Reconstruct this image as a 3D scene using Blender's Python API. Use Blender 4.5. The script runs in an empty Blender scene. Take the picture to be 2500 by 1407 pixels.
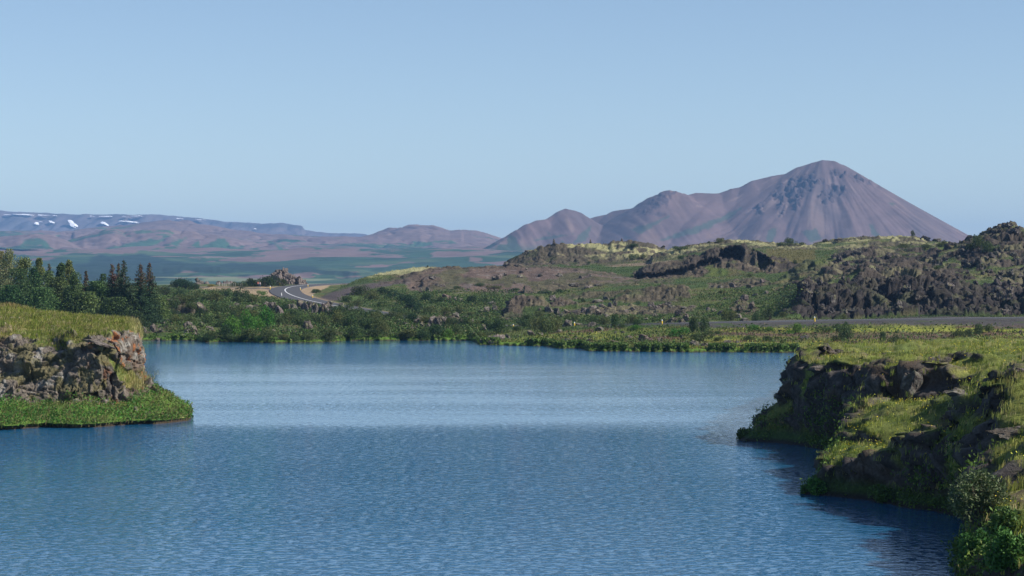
import bpy, math, numpy as np
from mathutils import Vector
SC = bpy.context.scene
COL = SC.collection
F, YH, H = 5640.0, 685.0, 11.0          # focal length in photo pixels, horizon row, camera height above the lake
R = np.random.default_rng(11)

def W(px, py, D):
    return np.stack([D*(np.asarray(px, float)-1250)/F, np.asarray(D, float)+0*np.asarray(px, float), H-D*(np.asarray(py, float)-YH)/F], -1)
def proj(P):
    return 1250+F*P[..., 0]/P[..., 1], YH+F*(H-P[..., 2])/P[..., 1]

# ------------------------------------------------------------------ noise
def hsh(ix, iy, iz, seed):
    n = (ix*374761393 + iy*668265263 + iz*1440662683 + seed*1274126177) & 0xffffffff
    n = ((n ^ (n >> 13))*1274126177) & 0xffffffff
    n = n ^ (n >> 16)
    return (n & 0xffffff).astype(np.float32)/np.float32(0xffffff)
def vn(x, y, z=0, seed=0):
    x, y, z = np.broadcast_arrays(np.asarray(x, np.float64), y, z)
    ix, iy, iz = np.floor(x).astype(np.int64), np.floor(y).astype(np.int64), np.floor(z).astype(np.int64)
    fx, fy, fz = x-ix, y-iy, z-iz
    fx = fx*fx*(3-2*fx); fy = fy*fy*(3-2*fy); fz = fz*fz*(3-2*fz)
    o = 0
    for a in (0, 1):
        wx = fx if a else 1-fx
        for b in (0, 1):
            wy = fy if b else 1-fy
            for c in (0, 1):
                wz = fz if c else 1-fz
                o = o + wx*wy*wz*hsh(ix+a, iy+b, iz+c, seed)
    return o*2-1
def fbm(x, y, z=0, o=4, seed=0, g=0.5):
    s = 0; a = 1; t = 0
    for i in range(o):
        s = s + a*vn(x*2**i+i*17.3, y*2**i+i*5.1, z*2**i+i*9.7, seed+i); t += a; a *= g
    return s/t*1.35
def chunk(P, s, seed, jump=.6, tilt=.8, crack=.5, cw=.13):
    """rubble: cells of random height and tilt, 3-D"""
    x, y, z = P[:, 0]/s, P[:, 1]/s, P[:, 2]/s
    ix, iy, iz = np.floor(x).astype(np.int64), np.floor(y).astype(np.int64), np.floor(z).astype(np.int64)
    best = np.full(x.shape, 9e9); val = np.zeros(x.shape); f2 = np.full(x.shape, 9e9)
    for a in (-1, 0, 1):
        for b in (-1, 0, 1):
            for c in (-1, 0, 1):
                jx, jy, jz = ix+a, iy+b, iz+c
                dx = x-(jx+hsh(jx, jy, jz, seed)); dy = y-(jy+hsh(jx, jy, jz, seed+1)); dz = z-(jz+hsh(jx, jy, jz, seed+2))
                d = dx*dx+dy*dy+dz*dz
                m = d < best
                v = (hsh(jx, jy, jz, seed+3)-.5)*2*jump + tilt*((hsh(jx, jy, jz, seed+4)-.5)*2*dx+(hsh(jx, jy, jz, seed+5)-.5)*2*dy+(hsh(jx, jy, jz, seed+6)-.5)*2*dz)
                f2 = np.where(m, best, np.minimum(f2, d)); val = np.where(m, v, val); best = np.where(m, d, best)
    e = np.sqrt(f2)-np.sqrt(best)
    return s*(val - crack*np.exp(-(e/cw)**2))
def sst(a, b, x):
    t = np.clip((x-a)/(b-a), 0, 1); return t*t*(3-2*t)

# ------------------------------------------------------------------ materials
def newmat(name):
    m = bpy.data.materials.new(name); m.use_nodes = True
    nt = m.node_tree; nt.nodes.clear()
    out = nt.nodes.new('ShaderNodeOutputMaterial'); p = nt.nodes.new('ShaderNodeBsdfPrincipled')
    nt.links.new(p.outputs[0], out.inputs[0]); p.inputs['Specular IOR Level'].default_value = .25
    return m, nt, p, out
def N(nt, t, **kw):
    n = nt.nodes.new(t)
    for k, v in kw.items():
        if hasattr(n, k): setattr(n, k, v)
        else: n.inputs[k].default_value = v
    return n
def mat_col(name, rough=.9, nscale=3., var=.35, bump=0., bscale=8., bdist=.05, rand=0., trans=0., leaf=False):
    """surface colour from the 'Col' attribute times fine procedural mottling"""
    m, nt, p, out = newmat(name)
    at = N(nt, 'ShaderNodeAttribute', attribute_name='Col')
    geo = N(nt, 'ShaderNodeNewGeometry'); L = nt.links.new
    no = N(nt, 'ShaderNodeTexNoise'); no.inputs['Scale'].default_value = nscale; no.inputs['Detail'].default_value = 6; no.inputs['Roughness'].default_value = .65
    L(geo.outputs['Position'], no.inputs['Vector'])
    mr = N(nt, 'ShaderNodeMapRange'); mr.inputs['From Min'].default_value = .3; mr.inputs['From Max'].default_value = .7
    mr.inputs['To Min'].default_value = 1-var; mr.inputs['To Max'].default_value = 1+var
    L(no.outputs['Fac'], mr.inputs['Value'])
    hs = N(nt, 'ShaderNodeHueSaturation'); L(at.outputs['Color'], hs.inputs['Color']); L(mr.outputs[0], hs.inputs['Value'])
    if rand:
        oi = N(nt, 'ShaderNodeObjectInfo'); r1 = N(nt, 'ShaderNodeMapRange'); r1.inputs['To Min'].default_value = .5-rand*.12; r1.inputs['To Max'].default_value = .5+rand*.12
        L(oi.outputs['Random'], r1.inputs['Value']); L(r1.outputs[0], hs.inputs['Hue'])
        r2 = N(nt, 'ShaderNodeMath', operation='MULTIPLY_ADD'); L(oi.outputs['Random'], r2.inputs[0]); r2.inputs[1].default_value = -rand*.8; r2.inputs[2].default_value = 1+rand*.4
        mm = N(nt, 'ShaderNodeMath', operation='MULTIPLY'); L(mr.outputs[0], mm.inputs[0]); L(r2.outputs[0], mm.inputs[1]); L(mm.outputs[0], hs.inputs['Value'])
    L(hs.outputs[0], p.inputs['Base Color']); p.inputs['Roughness'].default_value = rough
    if bump:
        nb = N(nt, 'ShaderNodeTexNoise'); nb.inputs['Scale'].default_value = bscale; nb.inputs['Detail'].default_value = 8; nb.inputs['Roughness'].default_value = .7
        L(geo.outputs['Position'], nb.inputs['Vector'])
        bp = N(nt, 'ShaderNodeBump'); bp.inputs['Strength'].default_value = bump; bp.inputs['Distance'].default_value = bdist
        L(nb.outputs['Fac'], bp.inputs['Height']); L(bp.outputs[0], p.inputs['Normal'])
    if leaf:
        tr = N(nt, 'ShaderNodeBsdfTranslucent'); L(hs.outputs[0], tr.inputs[0]); mx = N(nt, 'ShaderNodeMixShader'); mx.inputs[0].default_value = trans
        L(p.outputs[0], mx.inputs[1]); L(tr.outputs[0], mx.inputs[2]); L(mx.outputs[0], out.inputs[0])
    return m
def mat_flat(name, c, rough=.6, var=.15, nscale=20.):
    m, nt, p, out = newmat(name); L = nt.links.new
    no = N(nt, 'ShaderNodeTexNoise'); no.inputs['Scale'].default_value = nscale; no.inputs['Detail'].default_value = 5
    geo = N(nt, 'ShaderNodeNewGeometry'); L(geo.outputs['Position'], no.inputs['Vector'])
    mx = N(nt, 'ShaderNodeMix', data_type='RGBA'); mx.inputs[6].default_value = (*[v*(1-var) for v in c], 1); mx.inputs[7].default_value = (*[min(1, v*(1+var)) for v in c], 1)
    L(no.outputs['Fac'], mx.inputs[0]); L(mx.outputs[2], p.inputs['Base Color']); p.inputs['Roughness'].default_value = rough
    return m

M_FAR = mat_col('mountain_ground', .95, .02, .12)
M_MID = mat_col('lava_and_turf', .92, 1.3, .35, bump=.8, bscale=2.2, bdist=.5)
M_NEAR = mat_col('bank_turf_and_rock', .9, 5., .4, bump=.9, bscale=7., bdist=.15)
M_ROCK = mat_col('lava_rock', .9, 2.2, .45, bump=.9, bscale=4., bdist=.25, rand=.25)
M_LEAF = mat_col('leaves', .65, 3., .2, rand=.35, leaf=True, trans=.25)
M_GRASS = mat_col('grass_blades', .7, 1., .2, leaf=True, trans=.3)
M_NEEDLE = mat_col('spruce_needles', .7, 3., .2, rand=.2, leaf=True, trans=.1)
M_BARK = mat_flat('bark', (.12, .09, .07), .9, .3)
M_ASPH = mat_flat('asphalt', (.092, .094, .102), .75, .12, .6)
M_ASPH.node_tree.nodes['Principled BSDF'].inputs['Specular IOR Level'].default_value = .05; M_ASPH.node_tree.nodes['Principled BSDF'].inputs['Roughness'].default_value = 1
M_PAINT = mat_flat('road_paint', (.72, .73, .74), .5, .05, 3.)
M_YEL = mat_flat('yellow_post', (.85, .55, .03), .5, .05)
M_WHITE = mat_flat('white_reflector', (.8, .8, .78), .4, .05)
M_METAL = mat_flat('galvanised_sheet', (.62, .66, .70), .45, .08)
M_DARKM = mat_flat('dark_steel', (.12, .12, .13), .5, .1)
M_SNOW = mat_flat('old_snow', (.86, .88, .92), .7, .05, .02)
M_FENCE = mat_flat('weathered_wood', (.42, .40, .36), .85, .2)

# ------------------------------------------------------------------ mesh helpers
def mk(name, V, T=None, Q=None, mat=None, col=None, smooth=True, parent=None, link=True):
    me = bpy.data.meshes.new(name)
    V = np.asarray(V, np.float32).reshape(-1, 3)
    T = np.zeros((0, 3), np.int32) if T is None else np.asarray(T, np.int32); Q = np.zeros((0, 4), np.int32) if Q is None else np.asarray(Q, np.int32)
    me.vertices.add(len(V)); me.vertices.foreach_set('co', V.ravel())
    me.loops.add(T.size+Q.size); me.loops.foreach_set('vertex_index', np.concatenate([T.ravel(), Q.ravel()]))
    me.polygons.add(len(T)+len(Q))
    me.polygons.foreach_set('loop_start', np.concatenate([np.arange(len(T))*3, T.size+np.arange(len(Q))*4]).astype(np.int32))
    me.update(calc_edges=True)
    me.polygons.foreach_set('use_smooth', np.full(len(T)+len(Q), smooth))
    if col is not None:
        a = me.attributes.new('Col', 'FLOAT_COLOR', 'POINT')
        c = np.ones((len(V), 4), np.float32); c[:, :3] = np.clip(col, 0, 1); a.data.foreach_set('color', c.ravel())
    if mat: me.materials.append(mat)
    o = bpy.data.objects.new(name, me)
    if link: COL.objects.link(o)
    if parent: o.parent = parent
    return o
def gridq(m, n):
    i = np.arange(m*n).reshape(m, n)
    return np.stack([i[:-1, :-1], i[1:, :-1], i[1:, 1:], i[:-1, 1:]], -1).reshape(-1, 4)
def tag(o, label=None, cat=None, group=None, kind=None):
    for k, v in (('label', label), ('category', cat), ('group', group), ('kind', kind)):
        if v: o[k] = v
    return o
def empty(name, loc, rz=0.):
    o = bpy.data.objects.new(name, None); o.empty_display_size = .3; COL.objects.link(o); o.location = loc; o.rotation_euler = (0, 0, rz); return o
def normals(P):
    a = np.gradient(P, axis=0); b = np.gradient(P, axis=1)
    n = np.cross(a, b); n /= np.linalg.norm(n, axis=-1, keepdims=True)+1e-9
    return np.where((n[..., 2:3] < 0), -n, n)
def polysd(px, py, poly):
    """signed distance to a polygon, positive inside"""
    d = np.full(px.shape, 1e9); ins = np.zeros(px.shape, bool)
    P = np.array(poly, float)
    for i in range(len(P)):
        a, b = P[i], P[(i+1) % len(P)]
        ex, ey = b-a; L2 = ex*ex+ey*ey+1e-9
        t = np.clip(((px-a[0])*ex+(py-a[1])*ey)/L2, 0, 1)
        d = np.minimum(d, np.hypot(px-a[0]-t*ex, py-a[1]-t*ey))
        c = ((a[1] > py) != (b[1] > py)) & (px < (b[0]-a[0])*(py-a[1])/((b[1]-a[1]) or 1e-9)+a[0])
        ins ^= c
    return np.where(ins, d, -d)
def rgb(*c): return np.array(c, float)

# ------------------------------------------------------------------ camera, sky, sun
cam = bpy.data.cameras.new('camera'); co = bpy.data.objects.new('camera', cam); COL.objects.link(co); SC.camera = co
cam.sensor_width = 36; cam.lens = F/2500*36; cam.clip_end = 60000; cam.clip_start = 1
cam.shift_y = -(703.5-YH)/2500
co.location = (0, 0, H); co.rotation_euler = (math.pi/2, 0, 0)
SUN_EL = math.radians(37); sx, sy = .968, -.25
w = bpy.data.worlds.new('World'); SC.world = w; w.use_nodes = True; nt = w.node_tree
bg = nt.nodes['Background']; sky = nt.nodes.new('ShaderNodeTexSky'); sky.sky_type = 'NISHITA'; sky.sun_disc = False
sky.sun_elevation = SUN_EL; sky.sun_rotation = math.atan2(sx, sy); sky.altitude = 300; sky.air_density = .75; sky.dust_density = .15; sky.ozone_density = .7
nt.links.new(sky.outputs[0], bg.inputs[0]); bg.inputs[1].default_value = .095
sl = bpy.data.lights.new('sun', 'SUN'); sl.energy = 5.0; sl.angle = math.radians(.53); sl.color = (1, .93, .84)
so = bpy.data.objects.new('sun', sl); COL.objects.link(so)
sd = Vector((sx*math.cos(SUN_EL), sy*math.cos(SUN_EL), math.sin(SUN_EL))); so.rotation_euler = sd.to_track_quat('Z', 'Y').to_euler()
vs = SC.view_settings; vs.view_transform = 'Standard'; vs.look = 'None'; vs.exposure = .42; vs.gamma = 1; vs.use_curve_mapping = False

# ------------------------------------------------------------------ haze
def box(name, x0, x1, y0, y1, z0, z1, m, parent=None):
    V = [(x, y, z) for x in (x0, x1) for y in (y0, y1) for z in (z0, z1)]
    return mk(name, V, Q=[(0, 1, 3, 2), (4, 6, 7, 5), (0, 4, 5, 1), (2, 3, 7, 6), (0, 2, 6, 4), (1, 5, 7, 3)], mat=m, smooth=False, parent=parent)
hz = bpy.data.materials.new('haze_air'); hz.use_nodes = True; n_ = hz.node_tree; n_.nodes.clear()
ho = n_.nodes.new('ShaderNodeOutputMaterial'); hv = n_.nodes.new('ShaderNodeVolumePrincipled')
hv.inputs['Color'].default_value = (.27, .54, 1, 1); hv.inputs['Density'].default_value = 6.8e-5; hv.inputs['Anisotropy'].default_value = .0
n_.links.new(hv.outputs[0], ho.inputs['Volume'])
tag(box('haze', -14000, 14000, -600, 17500, -5, 430, hz), kind='stuff')

# ------------------------------------------------------------------ ground sheet and lake
gx = np.array([-13500, 13500.]); gy = np.array([-500, 17000.])
GV = [(gx[0], gy[0], -3), (gx[1], gy[0], -3), (gx[1], gy[1], -3), (gx[0], gy[1], -3)]
tag(mk('ground', GV, Q=[(0, 1, 2, 3)], mat=M_FAR, col=np.tile(rgb(.06, .065, .04), (4, 1))), kind='structure')
mw, nt, p, out = newmat('lake_water'); L = nt.links.new
p.inputs['Base Color'].default_value = (.010, .105, .225, 1); p.inputs['Roughness'].default_value = .04; p.inputs['IOR'].default_value = 1.38; p.inputs['Specular IOR Level'].default_value = .5
geo = N(nt, 'ShaderNodeNewGeometry'); sep = N(nt, 'ShaderNodeSeparateXYZ'); L(geo.outputs['Position'], sep.inputs[0])
def mapr(src, a, b, c, d, smooth=True):
    r = N(nt, 'ShaderNodeMapRange'); r.interpolation_type = 'SMOOTHSTEP' if smooth else 'LINEAR'
    for k, v in (('From Min', a), ('From Max', b), ('To Min', c), ('To Max', d)): r.inputs[k].default_value = v
    L(src, r.inputs['Value']); return r.outputs[0]
def math2(op, a, b):
    n = N(nt, 'ShaderNodeMath', operation=op)
    for i, v in enumerate((a, b)):
        if isinstance(v, (int, float)): n.inputs[i].default_value = v
        else: L(v, n.inputs[i])
    return n.outputs[0]
def noise(scale, vec=(1, 1, 1), det=3, rough=.5, off=(0, 0, 0)):
    mp = N(nt, 'ShaderNodeMapping'); mp.inputs['Scale'].default_value = vec; mp.inputs['Location'].default_value = off; L(geo.outputs['Position'], mp.inputs[0])
    n = N(nt, 'ShaderNodeTexNoise'); n.inputs['Scale'].default_value = scale; n.inputs['Detail'].default_value = det; n.inputs['Roughness'].default_value = rough
    L(mp.outputs[0], n.inputs['Vector']); return n.outputs['Fac']
# the wind roughens the lake in bands: edge of the near breeze at about 170 m, a calm belt, breeze again near 280-400 m
wob = math2('MULTIPLY', math2('SUBTRACT', noise(.02, (1, 1, 1), 3), .5), 26.)
yy = math2('ADD', sep.outputs['Y'], wob)
near = mapr(yy, 158, 180, 1, 0)
xside = math2('MULTIPLY', mapr(sep.outputs['X'], 8, 16, 1, .22), mapr(noise(.035, (.6, 1, 1), 3, .6, (9, 3, 0)), .3, .7, .75, 1.15))
near = math2('MULTIPLY', math2('MULTIPLY', near, xside), mapr(sep.outputs['Y'], 80, 125, .35, 1))
farb = math2('MULTIPLY', mapr(yy, 285, 330, 0, 1), mapr(sep.outputs['Y'], 396, 399, 1, 0))
streak = mapr(noise(.06, (.28, 1.1, 1), 6, .7, (0, 40, 0)), .36, .68, 0, 1)
calm = mapr(sep.outputs['Y'], 396, 399, 0, 1)
ripple = math2('ADD', math2('MULTIPLY', near, 1.15), math2('ADD', math2('MULTIPLY', farb, .75), math2('MULTIPLY', streak, .11)))
ripple = math2('ADD', ripple, .05)
fleck = mapr(noise(2.9, (.7, .8, 1), 3, .55, (5, 5, 0)), .46, .66, 0, 1)
hgt = math2('ADD', math2('ADD', math2('MULTIPLY', fleck, .17), math2('MULTIPLY', noise(1.8, (.7, 1, 1), 3, .6), .25)), math2('MULTIPLY', noise(.55, (.7, 1, 1), 2, .5), .25))
bp = N(nt, 'ShaderNodeBump'); bp.inputs['Distance'].default_value = .3
L(math2('MULTIPLY', hgt, ripple), bp.inputs['Height']); bp.inputs['Strength'].default_value = 1
L(bp.outputs[0], p.inputs['Normal'])
tag(mk('lake_water', [(-700, -300, 0), (700, -300, 0), (700, 520, 0), (-700, 520, 0)], Q=[(0, 1, 2, 3)], mat=mw, smooth=False), kind='structure')

# ------------------------------------------------------------------ sheets seen from the camera side: helpers
class Sheet:
    def __init__(s, pxs, P):
        s.pxs = pxs; s.P = P; _, py = proj(P); s.M = np.minimum.accumulate(py, axis=1)
    def hit(s, px, py, dmin=0):
        i = int(np.clip(round((px-s.pxs[0])/(s.pxs[1]-s.pxs[0])), 0, len(s.pxs)-1))
        j = int(np.searchsorted(-s.M[i], -py)); j = min(j, s.P.shape[1]-1)
        return s.P[i, j].copy()
def interp_line(line, pxs):
    a = np.array(line, float); return np.interp(pxs, a[:, 0], a[:, 1]), np.interp(pxs, a[:, 0], a[:, 2])
def loft(lines, pxs, Ds, sm=2.5):
    D = []; Z = []
    for ln in lines:
        py, d = interp_line(ln, pxs); D.append(d); Z.append(H-d*(py-YH)/F)
    D = np.array(D); Z = np.array(Z); D = np.maximum.accumulate(D+np.arange(len(D))[:, None]*.01, axis=0)
    out = np.empty((len(pxs), len(Ds)))
    for i in range(len(pxs)): out[i] = np.interp(Ds, D[:, i], Z[:, i])
    return out
def smooth_rows(z, k, ax):
    if k < 1: return z
    ker = np.exp(-.5*(np.arange(-3*k, 3*k+1)/k)**2); ker /= ker.sum()
    zp = np.pad(z, [(3*k, 3*k) if a == ax else (0, 0) for a in (0, 1)], mode='edge')
    return np.apply_along_axis(lambda v: np.convolve(v, ker, 'valid'), ax, zp)
def ridge(z, pxs, Ds, pts, wf, wb, p=1.3, wig=0., seed=0, pyn=0.):
    a = np.array(pts, float); m = (pxs >= a[0, 0]) & (pxs <= a[-1, 0])
    if not m.any(): return z
    q = pxs[m]; py = np.interp(q, a[:, 0], a[:, 1]); Dr = np.interp(q, a[:, 0], a[:, 2])
    if pyn: py = py + pyn*fbm(q/14., 0*q+seed*3.3, 0, 3, seed)
    if wig: Dr = Dr + wig*fbm(q/35., 0*q+seed*7.7, 0, 3, seed+5)
    zr = H-Dr*(py-YH)/F; zm = z[m]; d = Ds[None, :]-Dr[:, None]
    s = np.where(d < 0, np.clip(1+d/wf, 0, 1)**p, sst(1, 0, np.clip(d/wb, 0, 1)))
    z[m] = zm + np.maximum(zr[:, None]-zm, 0)*s
    return z
def paint(c, m, col): return c*(1-m[:, None])+np.asarray(col)*m[:, None]

# ------------------------------------------------------------------ far plain, hills, plateau
pxs = np.arange(-500, 3000, 4.)
Ds = np.concatenate([np.linspace(930, 3000, 60), np.linspace(3010, 5600, 260)])
PL = [[(-500, 770, 930), (3000, 770, 930)], [(-500, 698, 2500), (3000, 698, 2500)], [(-500, 680, 3500), (3000, 680, 3500)],
      [(-500, 655, 4200), (700, 656, 4200), (1250, 650, 4200), (3000, 650, 4200)],
      [(-500, 626, 4900), (700, 630, 4900), (1150, 622, 4900), (3000, 625, 4900)],
      [(-500, 614, 5600), (700, 616, 5600), (1200, 612, 5600), (3000, 640, 5600)]]
z = loft(PL, pxs, Ds); X = Ds[None, :]*(pxs[:, None]-1250)/F; Y = np.broadcast_to(Ds[None, :], X.shape)
z = z + sst(2500, 4500, Y)*(16*np.abs(fbm(X/420, Y/200, 0, 4, 3))+3.5*fbm(X/90, Y/60, 0, 3, 5))
z = ridge(z, pxs, Ds, [(300, 640, 4700), (420, 640, 4720), (500, 626, 4740), (620, 632, 4750), (700, 640, 4740), (790, 655, 4700)], 90, 200, 1.2, 30, 3)
z = ridge(z, pxs, Ds, [(870, 650, 4600), (960, 641, 4620), (1010, 632, 4640), (1060, 642, 4620), (1120, 655, 4600)], 90, 200, 1.2, 30, 4)
z = ridge(z, pxs, Ds, [(1100, 640, 4700), (1230, 630, 4720), (1300, 622, 4720), (1400, 640, 4700)], 90, 200, 1.2, 30, 6)
for i_, (py_, D_) in enumerate(((668, 3600), (660, 3850), (651, 4150), (643, 4450), (636, 4700), (628, 4950), (621, 5200))):
    q_ = np.arange(-500, 1500, 25.); z = ridge(z, pxs, Ds, np.stack([q_, py_+9*fbm(q_/130., q_*0+i_*5, 0, 3, 90+i_), D_+0*q_], -1), 150, 160, 1.2, 60, 30+i_, 1.)
P = np.stack([X, Y, z], -1)
def farcol(P, green0, seed, sx_=260., sy_=140.):
    """bare pinkish gravel and green scrub in drifts"""
    X, Y, Z = P[:, 0], P[:, 1], P[:, 2]
    a = fbm(X/sx_, Y/sy_, 0, 5, seed); b = fbm(X/60, Y/40, Z/25, 4, seed+9)
    bare = rgb(.165, .115, .105)*(1+.22*b[:, None])
    green = rgb(.03, .07, .04)*(1+.35*b[:, None]); lg = rgb(.075, .115, .06)
    g = np.broadcast_to(np.asarray(green0, float), X.shape)
    m = sst(-.05, .05, a+.4*b+.25*fbm(X/22, Y/30, Z/9, 3, seed+13)+g)
    c = paint(bare, m, [0, 0, 0])+green*m[:, None]
    return paint(c, sst(.1, .35, fbm(X/190, Y/70, 3, 4, seed+4))*m*.75, lg)
Pf = P.reshape(-1, 3); fx, fy = proj(Pf)
g0 = .5-.62*sst(650, 620, fy+6*fbm(fx/60, fy/20, 0, 3, 8))
c = farcol(Pf, g0, 21, 120., 170.)
fm = sst(0, 6, polysd(fx, fy, [(170, 650), (230, 628), (330, 620), (380, 625), (520, 650), (600, 640), (700, 642), (800, 655), (880, 665), (880, 672), (500, 673), (450, 668), (380, 690), (-100, 690), (-100, 660)])+10*fbm(fx/50, fy/9, 0, 4, 31))
c = paint(c, fm, rgb(.018, .042, .032))
st = sst(.05, .25, fbm(Pf[:, 0]/150, Pf[:, 1]/260, 0, 4, 77))*sst(668, 675, fy)*sst(700, 690, fy); c = paint(c, st*.8, rgb(.19, .22, .12))
tag(mk('plain', P, Q=gridq(*z.shape), mat=M_FAR, col=c), kind='structure')

def hills(name, feats, D0, D1, nD, px0, px1, step, green, seed, base, namp=1., plateau=False):
    pxs = np.arange(px0, px1, step); Ds = np.linspace(D0, D1, nD)
    z = loft(base, pxs, Ds); X = Ds[None, :]*(pxs[:, None]-1250)/F; Y = np.broadcast_to(Ds[None, :], X.shape)
    z = z+namp*(14*fbm(X/420, Y/420, 0, 3, seed+2))
    for k, (pts, wf, wb, pp) in enumerate(feats):
        z = ridge(z, pxs, Ds, pts, wf, wb, pp, 40, seed+k*3, .8)
    if plateau:
        g = 1-np.abs(fbm(X/150, Y/900, z/600, 4, seed+1)); z = z-sst(11600, 11400, Y)*sst(10500, 10900, Y)*22*(g**3)*sst(-.3, .3, fbm(X/900, 0*X, 0, 2, seed+8))
    else:
        g = 1-np.abs(fbm(X/110+.25*fbm(X/80, Y/80, 0, 2, 3), Y/500, 0, 4, seed+1)); z = z-namp*9*g**4
    z = z+namp*1.5*fbm(X/25, Y/25, 0, 3, seed+5)
    P = np.stack([X, Y, z], -1); Pf = P.reshape(-1, 3); fx, fy = proj(Pf)
    return pxs, P, Pf, fx, fy
HF = [([(-500, 505, 7900), (180, 560, 7900), (330, 546, 7900), (380, 539, 7900), (430, 535, 7900), (460, 537, 7900), (510, 548, 7900), (560, 557, 7900), (650, 566, 7900), (760, 577, 7900), (900, 578, 7900)][1:], 800, 500, 1.1),
      ([(-500, 560, 7600), (0, 562, 7600), (200, 561, 7600), (330, 556, 7600)], 500, 500, 1.0),
      ([(620, 592, 7000), (700, 580, 7000), (820, 577, 7000), (1000, 582, 7000), (1130, 590, 7000)], 330, 500, .8),
      ([(860, 590, 7300), (905, 573, 7300), (950, 556, 7300), (990, 549, 7300), (1020, 545, 7300), (1060, 550, 7300), (1098, 562, 7300), (1150, 560, 7300), (1190, 570, 7300), (1235, 582, 7300), (1300, 590, 7300)], 700, 600, 1.15),
      ([(90, 612, 6500), (170, 585, 6500), (215, 570, 6500), (262, 559, 6500), (330, 560, 6500), (400, 560, 6500), (460, 563, 6500), (540, 575, 6500), (620, 592, 6500), (700, 604, 6500)], 500, 400, 1.0),
      ([(-500, 590, 6200), (-100, 580, 6200), (40, 575, 6200), (85, 566, 6200), (130, 575, 6200), (165, 588, 6200), (200, 605, 6200)], 350, 400, 1.0),
      ([(330, 618, 5900), (410, 602, 5900), (470, 599, 5900), (560, 606, 5900), (660, 610, 5900), (760, 612, 5900)], 200, 200, 1.1)]
hb = [[(-500, 618, 5400), (1400, 618, 5400)], [(-500, 604, 6200), (1400, 600, 6200)], [(-500, 590, 7200), (1400, 594, 7200)], [(-500, 578, 8200), (700, 585, 8200), (1400, 590, 8200)]]
hp, P, Pf, fx, fy = hills('hills', HF, 5400, 8200, 340, -600, 1420, 3.2, 0, 40, hb)
g0 = -.55+.50*sst(590, 615, fy)+.5*sst(200, -50, fx)*sst(560, 600, fy)
c = farcol(Pf, g0, 55, 330, 200)
dk = sst(.0, .25, fbm(Pf[:, 0]/500, Pf[:, 1]/400, 0, 3, 90))*sst(585, 560, fy); c = paint(c, dk*.6, rgb(.12, .085, .09))
for pl in ([(490, 602), (520, 590), (548, 582), (560, 600), (600, 608), (630, 606), (625, 612), (530, 612)], [(400, 600), (420, 590), (455, 577), (450, 592), (430, 602)], [(470, 598), (485, 590), (500, 612), (480, 612)],
           [(45, 600), (60, 588), (90, 582), (115, 588), (120, 602)], [(1000, 600), (1010, 592), (1055, 592), (1060, 600)], [(650, 590), (670, 600), (680, 612), (700, 613), (670, 588)], [(240, 612), (330, 590), (400, 580), (410, 590), (330, 612)]):
    c = paint(c, sst(-2, 3, polysd(fx, fy, pl)+5*fbm(fx/14, fy/8, 0, 3, 61)), rgb(.045, .10, .055))
P_h = P
tag(mk('hills', P, Q=gridq(*P.shape[:2]), mat=M_FAR, col=c), kind='structure')
PT = [([(-600, 508, 11500), (0, 514, 11500), (30, 515, 11500), (100, 518, 11500), (200, 522, 11500), (340, 523, 11500), (380, 522, 11500), (400, 524, 11500), (480, 530, 11500), (550, 540, 11500), (610, 542, 11500), (640, 545, 11500), (690, 543, 11500), (718, 548, 11500), (738, 551, 11500), (743, 560, 11500), (758, 562, 11500), (800, 568, 11500), (895, 571, 11500), (903, 577, 11500), (960, 585, 11500)], 1000, 1500, 1.5)]
pb = [[(-600, 590, 9000), (1000, 592, 9000)], [(-600, 560, 10500), (1000, 585, 10500)], [(-600, 560, 13200), (1000, 600, 13200)]]
pp_, P, Pf, fx, fy = hills('plateau', PT, 9000, 13200, 300, -600, 1000, 3, 0, 130, pb, .3, True)
c = np.tile(rgb(.115, .098, .105), (len(Pf), 1))*(1+.3*fbm(Pf[:, 0]/90, Pf[:, 1]/500, Pf[:, 2]/60, 4, 12))[:, None]
c = paint(c, sst(0, .3, fbm(Pf[:, 0]/300, Pf[:, 1]/300, 0, 3, 17))*.5, rgb(.16, .125, .12))
cl = sst(0, 3, polysd(fx, fy, [(480, 533), (560, 543), (720, 548), (742, 552), (746, 562), (700, 556), (640, 560), (560, 556), (500, 545)])+3*fbm(fx/12, fy/5, 0, 3, 5))
c = paint(c, cl*.8, rgb(.075, .07, .075)); c = paint(c, sst(0, 4, polysd(fx, fy, [(-600, 530), (60, 530), (95, 550), (105, 562), (-600, 562)]))*.6, rgb(.07, .075, .085))
tag(mk('plateau', P, Q=gridq(*P.shape[:2]), mat=M_FAR, col=c), kind='structure')
SH_PL = Sheet(pp_, P)

# ------------------------------------------------------------------ mountain range with the cone
xs = np.linspace(-250, 1750, 760); ys = np.linspace(4250, 6500, 520)
X, Y = np.meshgrid(xs, ys, indexing='ij')
def Wp(px, py, D): return W(px, py, D)
main = [(1180, 615, 5150), (1215, 598, 5200), (1240, 581, 5240), (1262, 562, 5270), (1290, 545, 5300), (1330, 534, 5330), (1365, 516, 5360), (1382, 509, 5380), (1402, 513, 5390), (1436, 533, 5430), (1480, 524, 5440), (1500, 515, 5440), (1560, 504, 5420), (1585, 492, 5410), (1606, 472, 5400), (1628, 462, 5400), (1655, 466, 5400), (1680, 474, 5420), (1700, 470, 5430), (1735, 472, 5440), (1755, 472, 5450), (1787, 461, 5460), (1805, 458, 5470), (1840, 441, 5480), (1885, 430, 5490), (1922, 424, 5500), (1950, 408, 5500), (1985, 397, 5500), (2008, 391, 5500), (2034, 393, 5500), (2055, 402, 5500), (2080, 419, 5500), (2100, 430, 5500), (2150, 465, 5500), (2200, 500, 5500), (2260, 542, 5490), (2300, 569, 5480), (2345, 600, 5470), (2400, 635, 5450)]
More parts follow.
